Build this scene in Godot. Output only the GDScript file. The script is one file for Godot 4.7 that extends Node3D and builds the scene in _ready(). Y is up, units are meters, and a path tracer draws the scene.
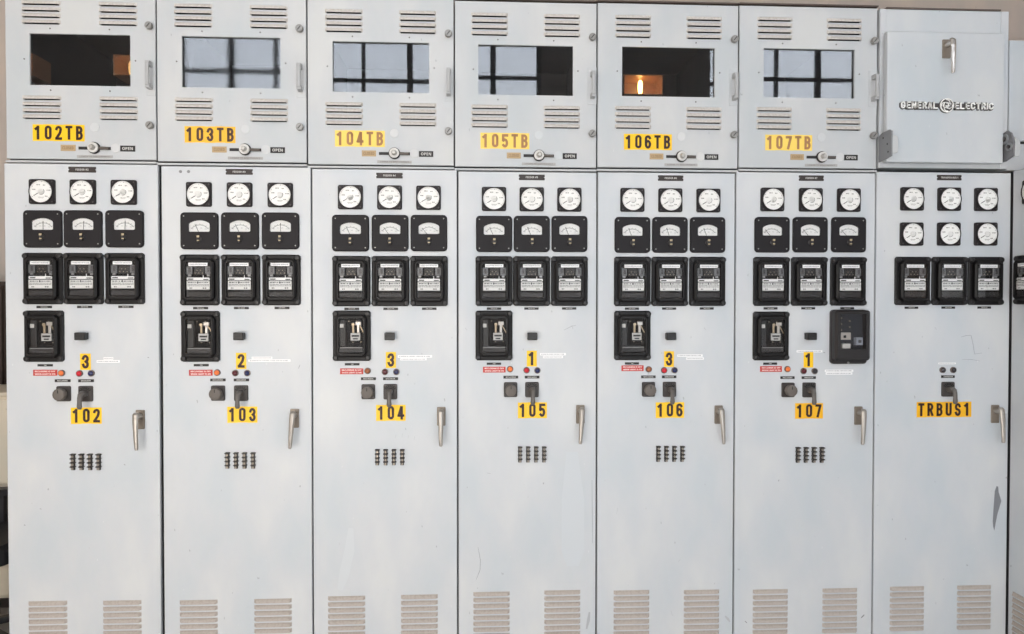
extends Node3D
# Row of switchgear cubicles. Doors stand on the plane z = 0; x to the right, y up, metres.

const F := 740.0
const PANEL := ["102", "103", "104", "105", "106", "107", "TRBUS1"]
const WHO := ["leftmost panel (102)", "second panel from left (103)", "third panel from left (104)", "fourth panel from left (105)", "fifth panel from left (106)", "sixth panel from left (107)", "TRBUS1 panel"]
const DOOR := ["leftmost upper door (102TB)", "second upper door from left (103TB)", "third upper door from left (104TB)", "fourth upper door from left (105TB)", "fifth upper door from left (106TB)", "sixth upper door from left (107TB)"]
const SIDE := ["left", "middle", "right"]

var cam: Camera3D
var mats := {}
var meshes := {}
var used := {}
var protos := {}
var frame := Transform3D.IDENTITY
var rng := RandomNumberGenerator.new()

# ------------------------------------------------------------------ mesh builder
class MB:
	var v := PackedVector3Array()
	var n := PackedVector3Array()
	var u := PackedVector2Array()
	var xf := Transform3D.IDENTITY
	var uvr := Rect2(-0.5, -0.5, 1, 1)

	func tri(a: Vector3, b: Vector3, c: Vector3) -> void:  # counter-clockwise seen from the front
		var k := (b - a).cross(c - a)
		if k.length_squared() < 1e-20:
			return
		var nn := (xf.basis * k).normalized()
		for p in [a, c, b]:
			v.append(xf * p)
			n.append(nn)
			u.append(Vector2((p.x - uvr.position.x) / uvr.size.x, 1.0 - (p.y - uvr.position.y) / uvr.size.y))

	func quad(a: Vector3, b: Vector3, c: Vector3, d: Vector3) -> void:
		tri(a, b, c)
		tri(a, c, d)

	func strip(a: Array, b: Array, closed := true) -> void:  # b is further along the outward side
		for i in (a.size() if closed else a.size() - 1):
			var j := (i + 1) % a.size()
			quad(a[i], a[j], b[j], b[i])

	func cap(r: Array, flip := false) -> void:
		var c := Vector3.ZERO
		for p in r:
			c += p
		c /= r.size()
		for i in r.size():
			var j := (i + 1) % r.size()
			if flip:
				tri(c, r[j], r[i])
			else:
				tri(c, r[i], r[j])

	func at_z(poly: PackedVector2Array, z: float) -> Array:
		var o := []
		for p in poly:
			o.append(Vector3(p.x, p.y, z))
		return o

	func prism(poly: PackedVector2Array, z0: float, z1: float, bev := 0.0) -> void:
		var a := at_z(poly, z0)
		var b := at_z(poly, z1 - bev)
		strip(a, b)
		cap(a, true)
		if bev > 0:
			var t := at_z(MB.inset(poly, bev), z1)
			strip(b, t)
			cap(t)
		else:
			cap(b)

	func box(lo: Vector3, hi: Vector3, bev := 0.0) -> void:
		prism(PackedVector2Array([Vector2(lo.x, lo.y), Vector2(hi.x, lo.y), Vector2(hi.x, hi.y), Vector2(lo.x, hi.y)]), lo.z, hi.z, bev)

	func ring(outer: PackedVector2Array, inner: PackedVector2Array, c: Vector2, z0: float, z1: float, bev := 0.0) -> void:
		var angs := []
		for pl in [outer, inner]:
			for p in pl:
				angs.append(snappedf((p - c).angle(), 1e-4))
		angs.sort()
		var o := PackedVector2Array()
		var i := PackedVector2Array()
		var last := -99.0
		for a in angs:
			if a - last < 2e-3:
				continue
			last = a
			o.append(MB.cast(outer, c, a))
			i.append(MB.cast(inner, c, a))
		var oi := MB.inset(o, bev) if bev > 0 else o
		strip(at_z(o, z0), at_z(o, z1 - bev))
		if bev > 0:
			strip(at_z(o, z1 - bev), at_z(oi, z1))
		strip(at_z(oi, z1), at_z(i, z1))
		strip(at_z(i, z1), at_z(i, z0))
		strip(at_z(i, z0), at_z(o, z0))

	func lathe(prof: Array, seg := 24) -> void:  # prof: Vector2(r, z) from the back to the front
		var prev := []
		for p in prof:
			var r := []
			for i in seg:
				var a := TAU * i / seg
				r.append(Vector3(cos(a) * p.x, sin(a) * p.x, p.y))
			if prev:
				strip(prev, r)
			else:
				cap(r, true)
			prev = r
		cap(prev)

	func loft(rings: Array) -> void:  # rings counter-clockwise seen from the last one's end
		cap(rings[0], true)
		for i in rings.size() - 1:
			strip(rings[i], rings[i + 1])
		cap(rings[-1])

	func plate(lo: Vector2, hi: Vector2, z0: float, z1: float, bev: float, holes: Array) -> void:  # a sheet with rectangular holes (Rect2)
		var l := lo + Vector2(bev, bev)
		var h := hi - Vector2(bev, bev)
		var xs := [l.x, h.x]
		var ys := [l.y, h.y]
		for k in holes:
			xs.append_array([k.position.x, k.end.x])
			ys.append_array([k.position.y, k.end.y])
		xs.sort()
		ys.sort()
		for i in xs.size() - 1:
			if xs[i + 1] - xs[i] < 1e-6:
				continue
			for j in ys.size() - 1:
				if ys[j + 1] - ys[j] < 1e-6:
					continue
				var m := Vector2((xs[i] + xs[i + 1]) / 2, (ys[j] + ys[j + 1]) / 2)
				var open := false
				for k in holes:
					if k.has_point(m):
						open = true
						break
				if open:
					continue
				var a := Vector2(xs[i], ys[j])
				var b := Vector2(xs[i + 1], ys[j + 1])
				quad(Vector3(a.x, a.y, z1), Vector3(b.x, a.y, z1), Vector3(b.x, b.y, z1), Vector3(a.x, b.y, z1))
				quad(Vector3(a.x, b.y, z0), Vector3(b.x, b.y, z0), Vector3(b.x, a.y, z0), Vector3(a.x, a.y, z0))
		for k in holes:
			var p := MB.rect(k.position, k.end)
			strip(at_z(p, z1), at_z(p, z0))
		var o := MB.rect(lo, hi)
		var t := MB.rect(l, h)
		strip(at_z(o, z0), at_z(o, z1 - bev))
		strip(at_z(o, z1 - bev), at_z(t, z1))
		strip(at_z(t, z0), at_z(o, z0))

	static func cast(poly: PackedVector2Array, c: Vector2, a: float) -> Vector2:
		var d := Vector2(cos(a), sin(a))
		var best := 1e9
		for i in poly.size():
			var p := poly[i] - c
			var e := poly[(i + 1) % poly.size()] - poly[i]
			var den := d.cross(e)
			if absf(den) < 1e-12:
				continue
			var t := p.cross(e) / den
			var s := p.cross(d) / den
			if t > 0 and s > -1e-4 and s < 1.0001 and t < best:
				best = t
		return c + d * best

	static func rect(a: Vector2, b: Vector2) -> PackedVector2Array:
		return PackedVector2Array([a, Vector2(b.x, a.y), b, Vector2(a.x, b.y)])

	static func rrect(hw: float, hh: float, r: float, seg := 4) -> PackedVector2Array:
		var o := PackedVector2Array()
		var k := 0
		for s in [[1, -1], [1, 1], [-1, 1], [-1, -1]]:
			for i in seg + 1:
				var a := -PI / 2 + PI / 2 * k + PI / 2 * i / seg
				o.append(Vector2(s[0] * (hw - r) + cos(a) * r, s[1] * (hh - r) + sin(a) * r))
			k += 1
		return o

	static func inset(poly: PackedVector2Array, d: float) -> PackedVector2Array:
		var o := PackedVector2Array()
		var m := poly.size()
		for i in m:
			var e1 := (poly[i] - poly[(i + m - 1) % m]).normalized()
			var e2 := (poly[(i + 1) % m] - poly[i]).normalized()
			var n1 := Vector2(-e1.y, e1.x)
			var n2 := Vector2(-e2.y, e2.x)
			var s := n1 + n2
			o.append(poly[i] + s * d / maxf(1.0 + n1.dot(n2), 0.3))
		return o

	func mesh() -> ArrayMesh:
		var a := []
		a.resize(Mesh.ARRAY_MAX)
		a[Mesh.ARRAY_VERTEX] = v
		a[Mesh.ARRAY_NORMAL] = n
		a[Mesh.ARRAY_TEX_UV] = u
		var m := ArrayMesh.new()
		m.add_surface_from_arrays(Mesh.PRIMITIVE_TRIANGLES, a)
		return m

# ------------------------------------------------------------------ naming and placing
func numbered(called: String) -> String:
	if not used.has(called):
		used[called] = 0
		return called
	used[called] += 1
	return "%s_%03d" % [called, used[called]]

func tag(o: Node, label: String, category := "", group := "") -> void:
	o.set_meta("label", label)
	if category:
		o.set_meta("category", category)
	if group:
		o.set_meta("group", group)

func thing(called: String, label: String, category: String, pos := Vector3.ZERO, group := "") -> Node3D:
	var o := Node3D.new()
	o.name = numbered(called)
	add_child(o)
	o.transform = frame * Transform3D(Basis.IDENTITY, pos)
	tag(o, label, category, group)
	return o

func dup(kind: String, maker: Callable, called: String, label: String, category: String, pos: Vector3, group := "") -> Node3D:
	var o: Node3D
	if protos.has(kind):
		o = protos[kind].duplicate()
		o.name = numbered(called)
		add_child(o)
		o.transform = frame * Transform3D(Basis.IDENTITY, pos)
		tag(o, label, category, group)
	else:
		o = thing(called, label, category, pos, group)
		maker.call(o)
		protos[kind] = o.duplicate()
	return o

func part(called: String, m, mat: Material, parent: Node, pos := Vector3.ZERO) -> MeshInstance3D:
	var o := MeshInstance3D.new()
	var k := 0
	var nm := called
	while parent.has_node(NodePath(nm)):
		k += 1
		nm = "%s_%03d" % [called, k]
	o.name = nm
	o.mesh = m.mesh() if m is MB else m
	o.material_override = mat
	parent.add_child(o, true)
	o.position = pos
	return o

func struct(called: String, m: MB, mat: Material) -> MeshInstance3D:
	var o := part(called, m, mat, self)
	o.set_meta("kind", "structure")
	return o

func at(px: float, py: float, z := 0.0) -> Vector3:  # the point of the plane z that stands at that place of the photograph
	var d := cam.basis * Vector3((px - 512.0) / F, (317.0 - py) / F, -1.0)
	return cam.position + d * ((z - cam.position.z) / d.z)

# ------------------------------------------------------------------ materials
func mat(key: String, c: Color, rough := 0.6, metal := 0.0, spec := 0.5) -> StandardMaterial3D:
	if not mats.has(key):
		var m := StandardMaterial3D.new()
		m.resource_name = key
		m.albedo_color = c
		m.roughness = rough
		m.metallic = metal
		m.metallic_specular = spec
		mats[key] = m
	return mats[key]

func rgb(r: float, g: float, b: float) -> Color:
	return Color(r / 255.0, g / 255.0, b / 255.0)

func noise_tex(sd: int, freq: float, ramp: Array, size := 512, oct := 4, kind := FastNoiseLite.TYPE_SIMPLEX_SMOOTH) -> NoiseTexture2D:
	var nz := FastNoiseLite.new()
	nz.seed = sd
	nz.noise_type = kind
	nz.frequency = freq
	nz.fractal_octaves = oct
	var t := NoiseTexture2D.new()
	t.width = size
	t.height = size
	t.seamless = true
	t.noise = nz
	var g := Gradient.new()
	var offs := PackedFloat32Array()
	var cols := PackedColorArray()
	for r in ramp:
		offs.append(r[0])
		cols.append(r[1])
	g.offsets = offs
	g.colors = cols
	t.color_ramp = g
	return t

func paint(key: String, c: Color, rough := 0.5, dirt := 1.0) -> StandardMaterial3D:
	if mats.has(key):
		return mats[key]
	var m := mat(key, c, rough)
	var lo := 1.0 - 0.04 * dirt
	m.albedo_texture = noise_tex(hash(key) % 1000, 0.006, [[0.15, Color(lo - 0.02, lo, lo + 0.01)], [0.5, Color(0.97, 0.975, 0.98)], [0.8, Color(1, 1, 0.995)]], 512, 5)
	m.uv1_triplanar = true
	m.uv1_world_triplanar = true
	m.uv1_scale = Vector3(0.9, 0.45, 0.9)
	m.detail_enabled = true
	m.detail_blend_mode = BaseMaterial3D.BLEND_MODE_MIX
	if not meshes.has("chips"):
		meshes["chips"] = noise_tex(77, 0.03, [[0.0, Color(0.3, 0.3, 0.33, 0.5)], [0.045, Color(0.4, 0.42, 0.45, 0.35)], [0.07, Color(0.6, 0.6, 0.6, 0.0)], [0.93, Color(1, 1, 1, 0)], [1.0, Color(1, 1, 1, 0.35)]], 1024, 3)
	m.detail_albedo = meshes["chips"]
	m.detail_uv_layer = BaseMaterial3D.DETAIL_UV_1
	if not meshes.has("orange_peel"):
		var t := noise_tex(5, 0.05, [[0, Color.BLACK], [1, Color.WHITE]], 512, 3)
		meshes["orange_peel"] = t
	m.roughness_texture = noise_tex(hash(key) % 777, 0.012, [[0.1, Color(0.75, 0.75, 0.75)], [0.9, Color.WHITE]], 256, 3)
	return m

func dusty(key: String, c: Color) -> StandardMaterial3D:
	if mats.has(key):
		return mats[key]
	var m := mat(key, c, 0.75)
	m.albedo_texture = noise_tex(31, 0.05, [[0.15, Color(0.93, 0.92, 0.905)], [0.6, Color(1, 1, 1)], [1.0, Color(1, 1, 1)]], 256, 4)
	m.uv1_triplanar = true
	m.uv1_world_triplanar = true
	m.uv1_scale = Vector3(5, 9, 5)
	return m

func glow(key: String, c: Color, energy: float, base := Color(0.9, 0.9, 0.9)) -> StandardMaterial3D:
	var m := mat(key, base, 0.4)
	m.emission_enabled = true
	m.emission = c
	m.emission_energy_multiplier = energy
	return m

func thin_glass(key := "cover glass", c := Color(0.9, 0.95, 1.0, 0.0)) -> StandardMaterial3D:
	var m := mat(key, c, 0.02)
	m.transparency = BaseMaterial3D.TRANSPARENCY_ALPHA
	return m

func rippled_glass() -> StandardMaterial3D:
	var m := thin_glass("window glass rippled")
	m.heightmap_enabled = true
	m.heightmap_texture = noise_tex(9, 0.03, [[0, Color.BLACK], [1, Color.WHITE]], 512, 2)
	m.heightmap_scale = 0.0012
	m.uv1_triplanar = true
	m.uv1_scale = Vector3(9, 9, 9)
	return m

func image_mat(key: String, im: Image, rough := 0.5) -> StandardMaterial3D:
	var m := mat(key, Color.WHITE, rough)
	m.albedo_texture = ImageTexture.create_from_image(im)
	m.texture_repeat = false
	return m

# ------------------------------------------------------------------ print (dials, name plates)
func blend_dot(im: Image, x: float, y: float, r: float, c: Color) -> void:
	for j in range(maxi(0, int(y - r - 1)), mini(im.get_height(), int(y + r + 2))):
		for i in range(maxi(0, int(x - r - 1)), mini(im.get_width(), int(x + r + 2))):
			var k := clampf(r + 0.5 - Vector2(i + 0.5 - x, j + 0.5 - y).length(), 0, 1)
			if k > 0:
				im.set_pixel(i, j, im.get_pixel(i, j).lerp(c, k))

func line(im: Image, a: Vector2, b: Vector2, r: float, c: Color) -> void:
	var k := int(a.distance_to(b) / maxf(r * 0.7, 0.5)) + 1
	for i in k + 1:
		var p := a.lerp(b, float(i) / k)
		blend_dot(im, p.x, p.y, r, c)

func dashes(im: Image, y: float, x0: float, x1: float, h: float, c: Color, sd: int) -> void:  # a line of print too small to read
	var g := RandomNumberGenerator.new()
	g.seed = sd
	var x := x0
	while x < x1:
		var w := g.randf_range(1.5, 3.5) * h * 0.35
		im.fill_rect(Rect2i(int(x), int(y), maxi(1, int(w)), maxi(1, int(h))), c)
		x += w + g.randf_range(0.3, 1.4) * h * 0.4

func dial_image() -> Image:
	var im := Image.create(256, 256, false, Image.FORMAT_RGB8)
	im.fill(rgb(250, 249, 246))
	var ink := rgb(70, 66, 64)
	for k in 41:
		var a := deg_to_rad(212.0 - 252.0 * k / 40.0)
		var d := Vector2(cos(a), -sin(a))
		var big := k % 10 == 0
		line(im, Vector2(128, 128) + d * (108 if big else 113), Vector2(128, 128) + d * 119, 1.9 if big else 0.9, ink)
	for k in 5:
		var a := deg_to_rad(165.0 - 52.0 * k)
		var p := Vector2(128, 128) + Vector2(cos(a), -sin(a)) * 82
		dashes(im, p.y - 6, p.x - 16, p.x + 12, 12, rgb(150, 146, 142), k)
	dashes(im, 190, 96, 158, 7, rgb(150, 146, 142), 31)
	dashes(im, 202, 104, 150, 5, rgb(165, 160, 156), 32)
	for k in 60:  # shade of the raised hub, drawn as an arc into the dial
		var a := deg_to_rad(-110.0 + 150.0 * k / 60.0)
		blend_dot(im, 128 + cos(a) * 36, 128 - sin(a) * 36, 2.4, rgb(110, 106, 106))
	return im

func scale_image() -> Image:
	var im := Image.create(192, 112, false, Image.FORMAT_RGB8)
	im.fill(rgb(240, 240, 238))
	for k in 31:
		var a := deg_to_rad(140.0 - 100.0 * k / 30.0)
		var c := Vector2(96, 138)
		var d := Vector2(cos(a), -sin(a))
		line(im, c + d * 92, c + d * (104 if k % 5 == 0 else 98), 1.2 if k % 5 == 0 else 0.6, rgb(110, 110, 112))
		line(im, c + d * 92, c + Vector2(cos(a - 0.06), -sin(a - 0.06)) * 92, 0.8, rgb(60, 60, 62))
	for k in 4:
		dashes(im, 66 + absf(k - 1.5) * 8, 26 + k * 38, 40 + k * 38, 5, rgb(150, 150, 152), k)
	return im

func plate_image() -> Image:
	var im := Image.create(160, 64, false, Image.FORMAT_RGB8)
	im.fill(rgb(226, 226, 224))
	dashes(im, 6, 8, 66, 8, rgb(60, 60, 62), 1)
	dashes(im, 6, 88, 150, 8, rgb(60, 60, 62), 2)
	blend_dot(im, 77, 10, 7, rgb(50, 50, 52))
	dashes(im, 21, 6, 154, 6, rgb(110, 110, 112), 3)
	dashes(im, 31, 6, 154, 6, rgb(110, 110, 112), 4)
	dashes(im, 46, 20, 44, 9, rgb(90, 90, 90), 5)
	dashes(im, 46, 112, 136, 9, rgb(90, 90, 90), 6)
	im.fill_rect(Rect2i(0, 60, 160, 4), rgb(150, 150, 150))
	return im

func strip_image(sd: int) -> Image:
	var im := Image.create(192, 24, false, Image.FORMAT_RGB8)
	im.fill(rgb(250, 250, 250))
	dashes(im, 8, 8, 184, 8, rgb(170, 170, 176), sd)
	return im

# ------------------------------------------------------------------ lettering
func text_shape(s: String, w: float, h: float, d: float, font := "Droid Sans") -> ArrayMesh:
	var key := "%s|%f|%f|%f|%s" % [s, w, h, d, font]
	if meshes.has(key):
		return meshes[key]
	var f := SystemFont.new()
	f.font_names = PackedStringArray([font])
	f.font_weight = 700
	var t := TextMesh.new()
	t.text = s
	t.font = f
	t.font_size = 64
	t.pixel_size = 0.01
	t.depth = 0.1
	t.curve_step = 2.0
	var a := t.get_mesh_arrays()
	var vs: PackedVector3Array = a[Mesh.ARRAY_VERTEX]
	var ns: PackedVector3Array = a[Mesh.ARRAY_NORMAL]
	var box := AABB(vs[0], Vector3.ZERO)
	for p in vs:
		box = box.expand(p)
	var k := Vector3(w / box.size.x, h / box.size.y, d / box.size.z)
	var c := box.get_center()
	for i in vs.size():
		vs[i] = (vs[i] - c) * k + Vector3(0, 0, d / 2)
		ns[i] = (ns[i] / k).normalized()
	var b := []
	b.resize(Mesh.ARRAY_MAX)
	b[Mesh.ARRAY_VERTEX] = vs
	b[Mesh.ARRAY_NORMAL] = ns
	b[Mesh.ARRAY_INDEX] = a[Mesh.ARRAY_INDEX]
	var m := ArrayMesh.new()
	m.add_surface_from_arrays(Mesh.PRIMITIVE_TRIANGLES, b)
	meshes[key] = m
	return m

func arc(cx: float, cy: float, rx: float, ry: float, a0: float, a1: float, n := 8) -> Array:
	var o := []
	for k in n + 1:
		var a := deg_to_rad(a0 + (a1 - a0) * k / n)
		o.append(Vector2(cx + cos(a) * rx, cy + sin(a) * ry))
	return o

func strokes(ch: String, W: float, H: float) -> Array:  # the centre lines of a heavy condensed letter
	var r := W / 2
	match ch:
		"0": return [arc(r, H - r, r, r, 0, 180) + arc(r, r, r, r, 180, 360) + [Vector2(W, H - r)]]
		"1": return [[Vector2(r * 1.1, H), Vector2(r * 1.1, 0)], [Vector2(r * 0.1, H * 0.84), Vector2(r, H * 0.97)]]
		"2": return [arc(r, H - r, r, r, 175, -15) + [Vector2(W * 0.80, H * 0.48), Vector2(W * 0.06, H * 0.06)], [Vector2(0, 0), Vector2(W, 0)]]
		"3": return [arc(r, H * 0.75, r, H * 0.25, 170, -75), arc(r, H * 0.26, r, H * 0.26, 75, -170)]
		"4": return [[Vector2(W * 0.60, H), Vector2(0, H * 0.26)], [Vector2(0, H * 0.25), Vector2(W * 1.08, H * 0.25)], [Vector2(W * 0.74, H), Vector2(W * 0.74, 0)]]
		"5": return [[Vector2(W, H), Vector2(W * 0.06, H), Vector2(W * 0.04, H * 0.57)], arc(r, H * 0.31, r, H * 0.31, 130, -140)]
		"6": return [arc(r, H * 0.29, r, H * 0.29, 0, 360, 14), [Vector2(0, H * 0.29)] + arc(r, H - r, r, r, 180, 15)]
		"7": return [[Vector2(0, H), Vector2(W, H)], [Vector2(W * 0.96, H * 0.96), Vector2(W * 0.34, 0)]]
		"T": return [[Vector2(0, H), Vector2(W, H)], [Vector2(r, H), Vector2(r, 0)]]
		"B": return [[Vector2(0, 0), Vector2(0, H)], [Vector2(0, H)] + arc(W * 0.45, H * 0.77, W * 0.5, H * 0.23, 90, -90) + [Vector2(0, H * 0.54)], arc(W * 0.45, H * 0.27, W * 0.55, H * 0.27, 90, -90) + [Vector2(0, 0)]]
		"R": return [[Vector2(0, 0), Vector2(0, H)], [Vector2(0, H)] + arc(W * 0.45, H * 0.75, W * 0.52, H * 0.25, 90, -90) + [Vector2(0, H * 0.5)], [Vector2(W * 0.5, H * 0.5), Vector2(W, 0)]]
		"U": return [[Vector2(0, H)] + arc(r, r, r, r, 180, 360) + [Vector2(W, H)]]
		"S": return [arc(r, H * 0.75, r, H * 0.25, 15, 255) + arc(r, H * 0.25, r, H * 0.25, 75, -165)]
		"G": return [arc(r, H - r, r, r, 10, 180) + arc(r, r, r, r, 180, 360) + [Vector2(W, H * 0.44), Vector2(W * 0.6, H * 0.44)]]
		"C": return [arc(r, H - r, r, r, 10, 180) + arc(r, r, r, r, 180, 350)]
		"E": return [[Vector2(0, 0), Vector2(0, H)], [Vector2(0, H), Vector2(W, H)], [Vector2(0, H * 0.5), Vector2(W * 0.85, H * 0.5)], [Vector2(0, 0), Vector2(W, 0)]]
		"N": return [[Vector2(0, 0), Vector2(0, H)], [Vector2(0, H), Vector2(W, 0)], [Vector2(W, 0), Vector2(W, H)]]
		"A": return [[Vector2(0, 0), Vector2(r, H)], [Vector2(r, H), Vector2(W, 0)], [Vector2(W * 0.22, H * 0.28), Vector2(W * 0.78, H * 0.28)]]
		"L": return [[Vector2(0, H), Vector2(0, 0), Vector2(W, 0)]]
		"I": return [[Vector2(r, 0), Vector2(r, H)]]
	return []

func bold_shape(text: String, w: float, h: float, t: float, d: float, gap := 0.0) -> ArrayMesh:  # letters w wide and h high with strokes t thick; their back at z = 0
	return cached("bold%s|%f|%f|%f|%f|%f" % [text, w, h, t, d, gap], func(b: MB):
		var widths := []
		var total := -gap
		for ch in text:
			var lw := t if ch == "I" else w
			widths.append(lw)
			total += lw + gap
		var x := -total / 2
		for k in text.length():
			for path in strokes(text[k], widths[k] - t, h - t):
				var p: Array = path.duplicate()
				var m := p.size()
				p[0] = p[0] + (p[0] - p[1]).normalized() * t * 0.5
				p[m - 1] = p[m - 1] + (p[m - 1] - p[m - 2]).normalized() * t * 0.5
				var rings := []
				for i in m:
					var e1: Vector2 = (p[i] - p[maxi(i - 1, 0)]).normalized() if i > 0 else (p[1] - p[0]).normalized()
					var e2: Vector2 = (p[i + 1] - p[i]).normalized() if i < m - 1 else e1
					var n1 := Vector2(-e1.y, e1.x)
					var n2 := Vector2(-e2.y, e2.x)
					var o: Vector2 = (n1 + n2) * (t / 2) / maxf(1.0 + n1.dot(n2), 0.5)
					var c: Vector2 = Vector2(x + t / 2, -h / 2 + t / 2) + p[i]
					rings.append([Vector3(c.x + o.x, c.y + o.y, d), Vector3(c.x - o.x, c.y - o.y, d), Vector3(c.x - o.x, c.y - o.y, 0), Vector3(c.x + o.x, c.y + o.y, 0)])
				for i in m - 1:
					for j in 4:
						var q := (j + 1) % 4
						b.quad(rings[i][j], rings[i][q], rings[i + 1][q], rings[i + 1][j])
				b.quad(rings[0][3], rings[0][2], rings[0][1], rings[0][0])
				b.quad(rings[m - 1][0], rings[m - 1][1], rings[m - 1][2], rings[m - 1][3])
			x += widths[k] + gap)

func cached(key: String, make: Callable) -> ArrayMesh:
	if not meshes.has(key):
		var b := MB.new()
		make.call(b)
		meshes[key] = b.mesh()
	return meshes[key]

func slab(w: float, h: float, d: float, bev := 0.0, r := 0.0) -> ArrayMesh:  # centred, its back at z = 0
	return cached("slab%f|%f|%f|%f|%f" % [w, h, d, bev, r], func(b: MB):
		b.uvr = Rect2(-w / 2, -h / 2, w, h)
		if r > 0:
			b.prism(MB.rrect(w / 2, h / 2, r), 0, d, bev)
		else:
			b.box(Vector3(-w / 2, -h / 2, 0), Vector3(w / 2, h / 2, d), bev))

func drum(r: float, d: float, bev := 0.0, seg := 24) -> ArrayMesh:
	return cached("drum%f|%f|%f|%d" % [r, d, bev, seg], func(b: MB):
		b.uvr = Rect2(-r, -r, 2 * r, 2 * r)
		if bev > 0:
			b.lathe([Vector2(r, 0), Vector2(r, d - bev), Vector2(r - bev, d)], seg)
		else:
			b.lathe([Vector2(r, 0), Vector2(r, d)], seg))

func louver(w: float, h: float, out: float) -> ArrayMesh:  # a pressed hood, open underneath; origin at the middle of its upper edge
	return cached("louver%f|%f|%f" % [w, h, out], func(b: MB):
		var prof := [Vector2(0, 0), Vector2(-0.28, 0.55), Vector2(-0.7, 0.93), Vector2(-1, 1)]
		var e := 0.009
		var st := [[-w / 2, 0.0], [-w / 2 + e, 1.0], [w / 2 - e, 1.0], [w / 2, 0.0]]
		var g := []
		var gi := []
		for s in st:
			var col := []
			var ci := []
			for p in prof:
				col.append(Vector3(s[0], p.x * h, 0.0002 + p.y * out * s[1]))
				ci.append(Vector3(s[0] * 0.995, p.x * h - 0.0008, maxf(p.y * out * s[1] - 0.0014, -0.0012)))
			g.append(col)
			gi.append(ci)
		for i in 3:
			for j in 3:
				b.quad(g[i][j + 1], g[i + 1][j + 1], g[i + 1][j], g[i][j])
				b.quad(gi[i][j], gi[i + 1][j], gi[i + 1][j + 1], gi[i][j + 1])
			b.quad(g[i][3], gi[i][3], gi[i + 1][3], g[i + 1][3]))

# ------------------------------------------------------------------ instruments
func make_meter(o: Node3D, ang := 212.0) -> void:
	part("case", cached("meter_case", func(b: MB): b.prism(MB.rrect(0.0555, 0.0545, 0.008), 0, 0.013, 0.003)), mat("meter black", rgb(36, 31, 33), 0.5, 0.0, 0.4), o)
	for s in [[-1, -1], [1, -1], [1, 1], [-1, 1]]:
		part("screw", drum(0.0036, 0.0012, 0, 10), mat("dark steel", rgb(74, 70, 70), 0.4, 0.5), o, Vector3(s[0] * 0.0455, s[1] * 0.0445, 0.0128))
	if not mats.has("meter dial"):
		image_mat("meter dial", dial_image())
	var d := part("dial", drum(0.0495, 0.003, 0, 40), mats["meter dial"], o, Vector3(0, 0, 0.0125))
	part("needle", cached("meter_needle", func(b: MB): b.box(Vector3(0.015, -0.0013, 0), Vector3(0.036, 0.0013, 0.001))), mat("ink", rgb(34, 30, 32), 0.6), d, Vector3(0, 0, 0.0036)).rotation.z = deg_to_rad(ang)
	part("hub", drum(0.0125, 0.003, 0.001, 24), mat("dial white", rgb(240, 239, 236), 0.5), d, Vector3(0, 0, 0.003))
	part("rim", cached("meter_rim", func(b: MB):
		b.ring(MB.rrect(0.0515, 0.0515, 0.0515, 8), MB.rrect(0.0492, 0.0492, 0.0492, 8), Vector2.ZERO, 0.0125, 0.0205, 0.0006)), mat("meter black", Color.BLACK), o)
	part("cover_glass", drum(0.0492, 0.001, 0, 32), thin_glass(), o, Vector3(0, 0, 0.0185))

func arch() -> PackedVector2Array:
	var p := PackedVector2Array()
	p.append_array([Vector2(-0.043, -0.026), Vector2(0.043, -0.026), Vector2(0.047, -0.022), Vector2(0.047, 0.008), Vector2(0.0435, 0.0135)])
	for k in 9:
		var a := deg_to_rad(62 + 56.0 * k / 8)
		p.append(Vector2(cos(a) * 0.083, -0.0595 + sin(a) * 0.0855))
	p.append_array([Vector2(-0.0435, 0.0135), Vector2(-0.047, 0.008), Vector2(-0.047, -0.022)])
	return p

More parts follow.
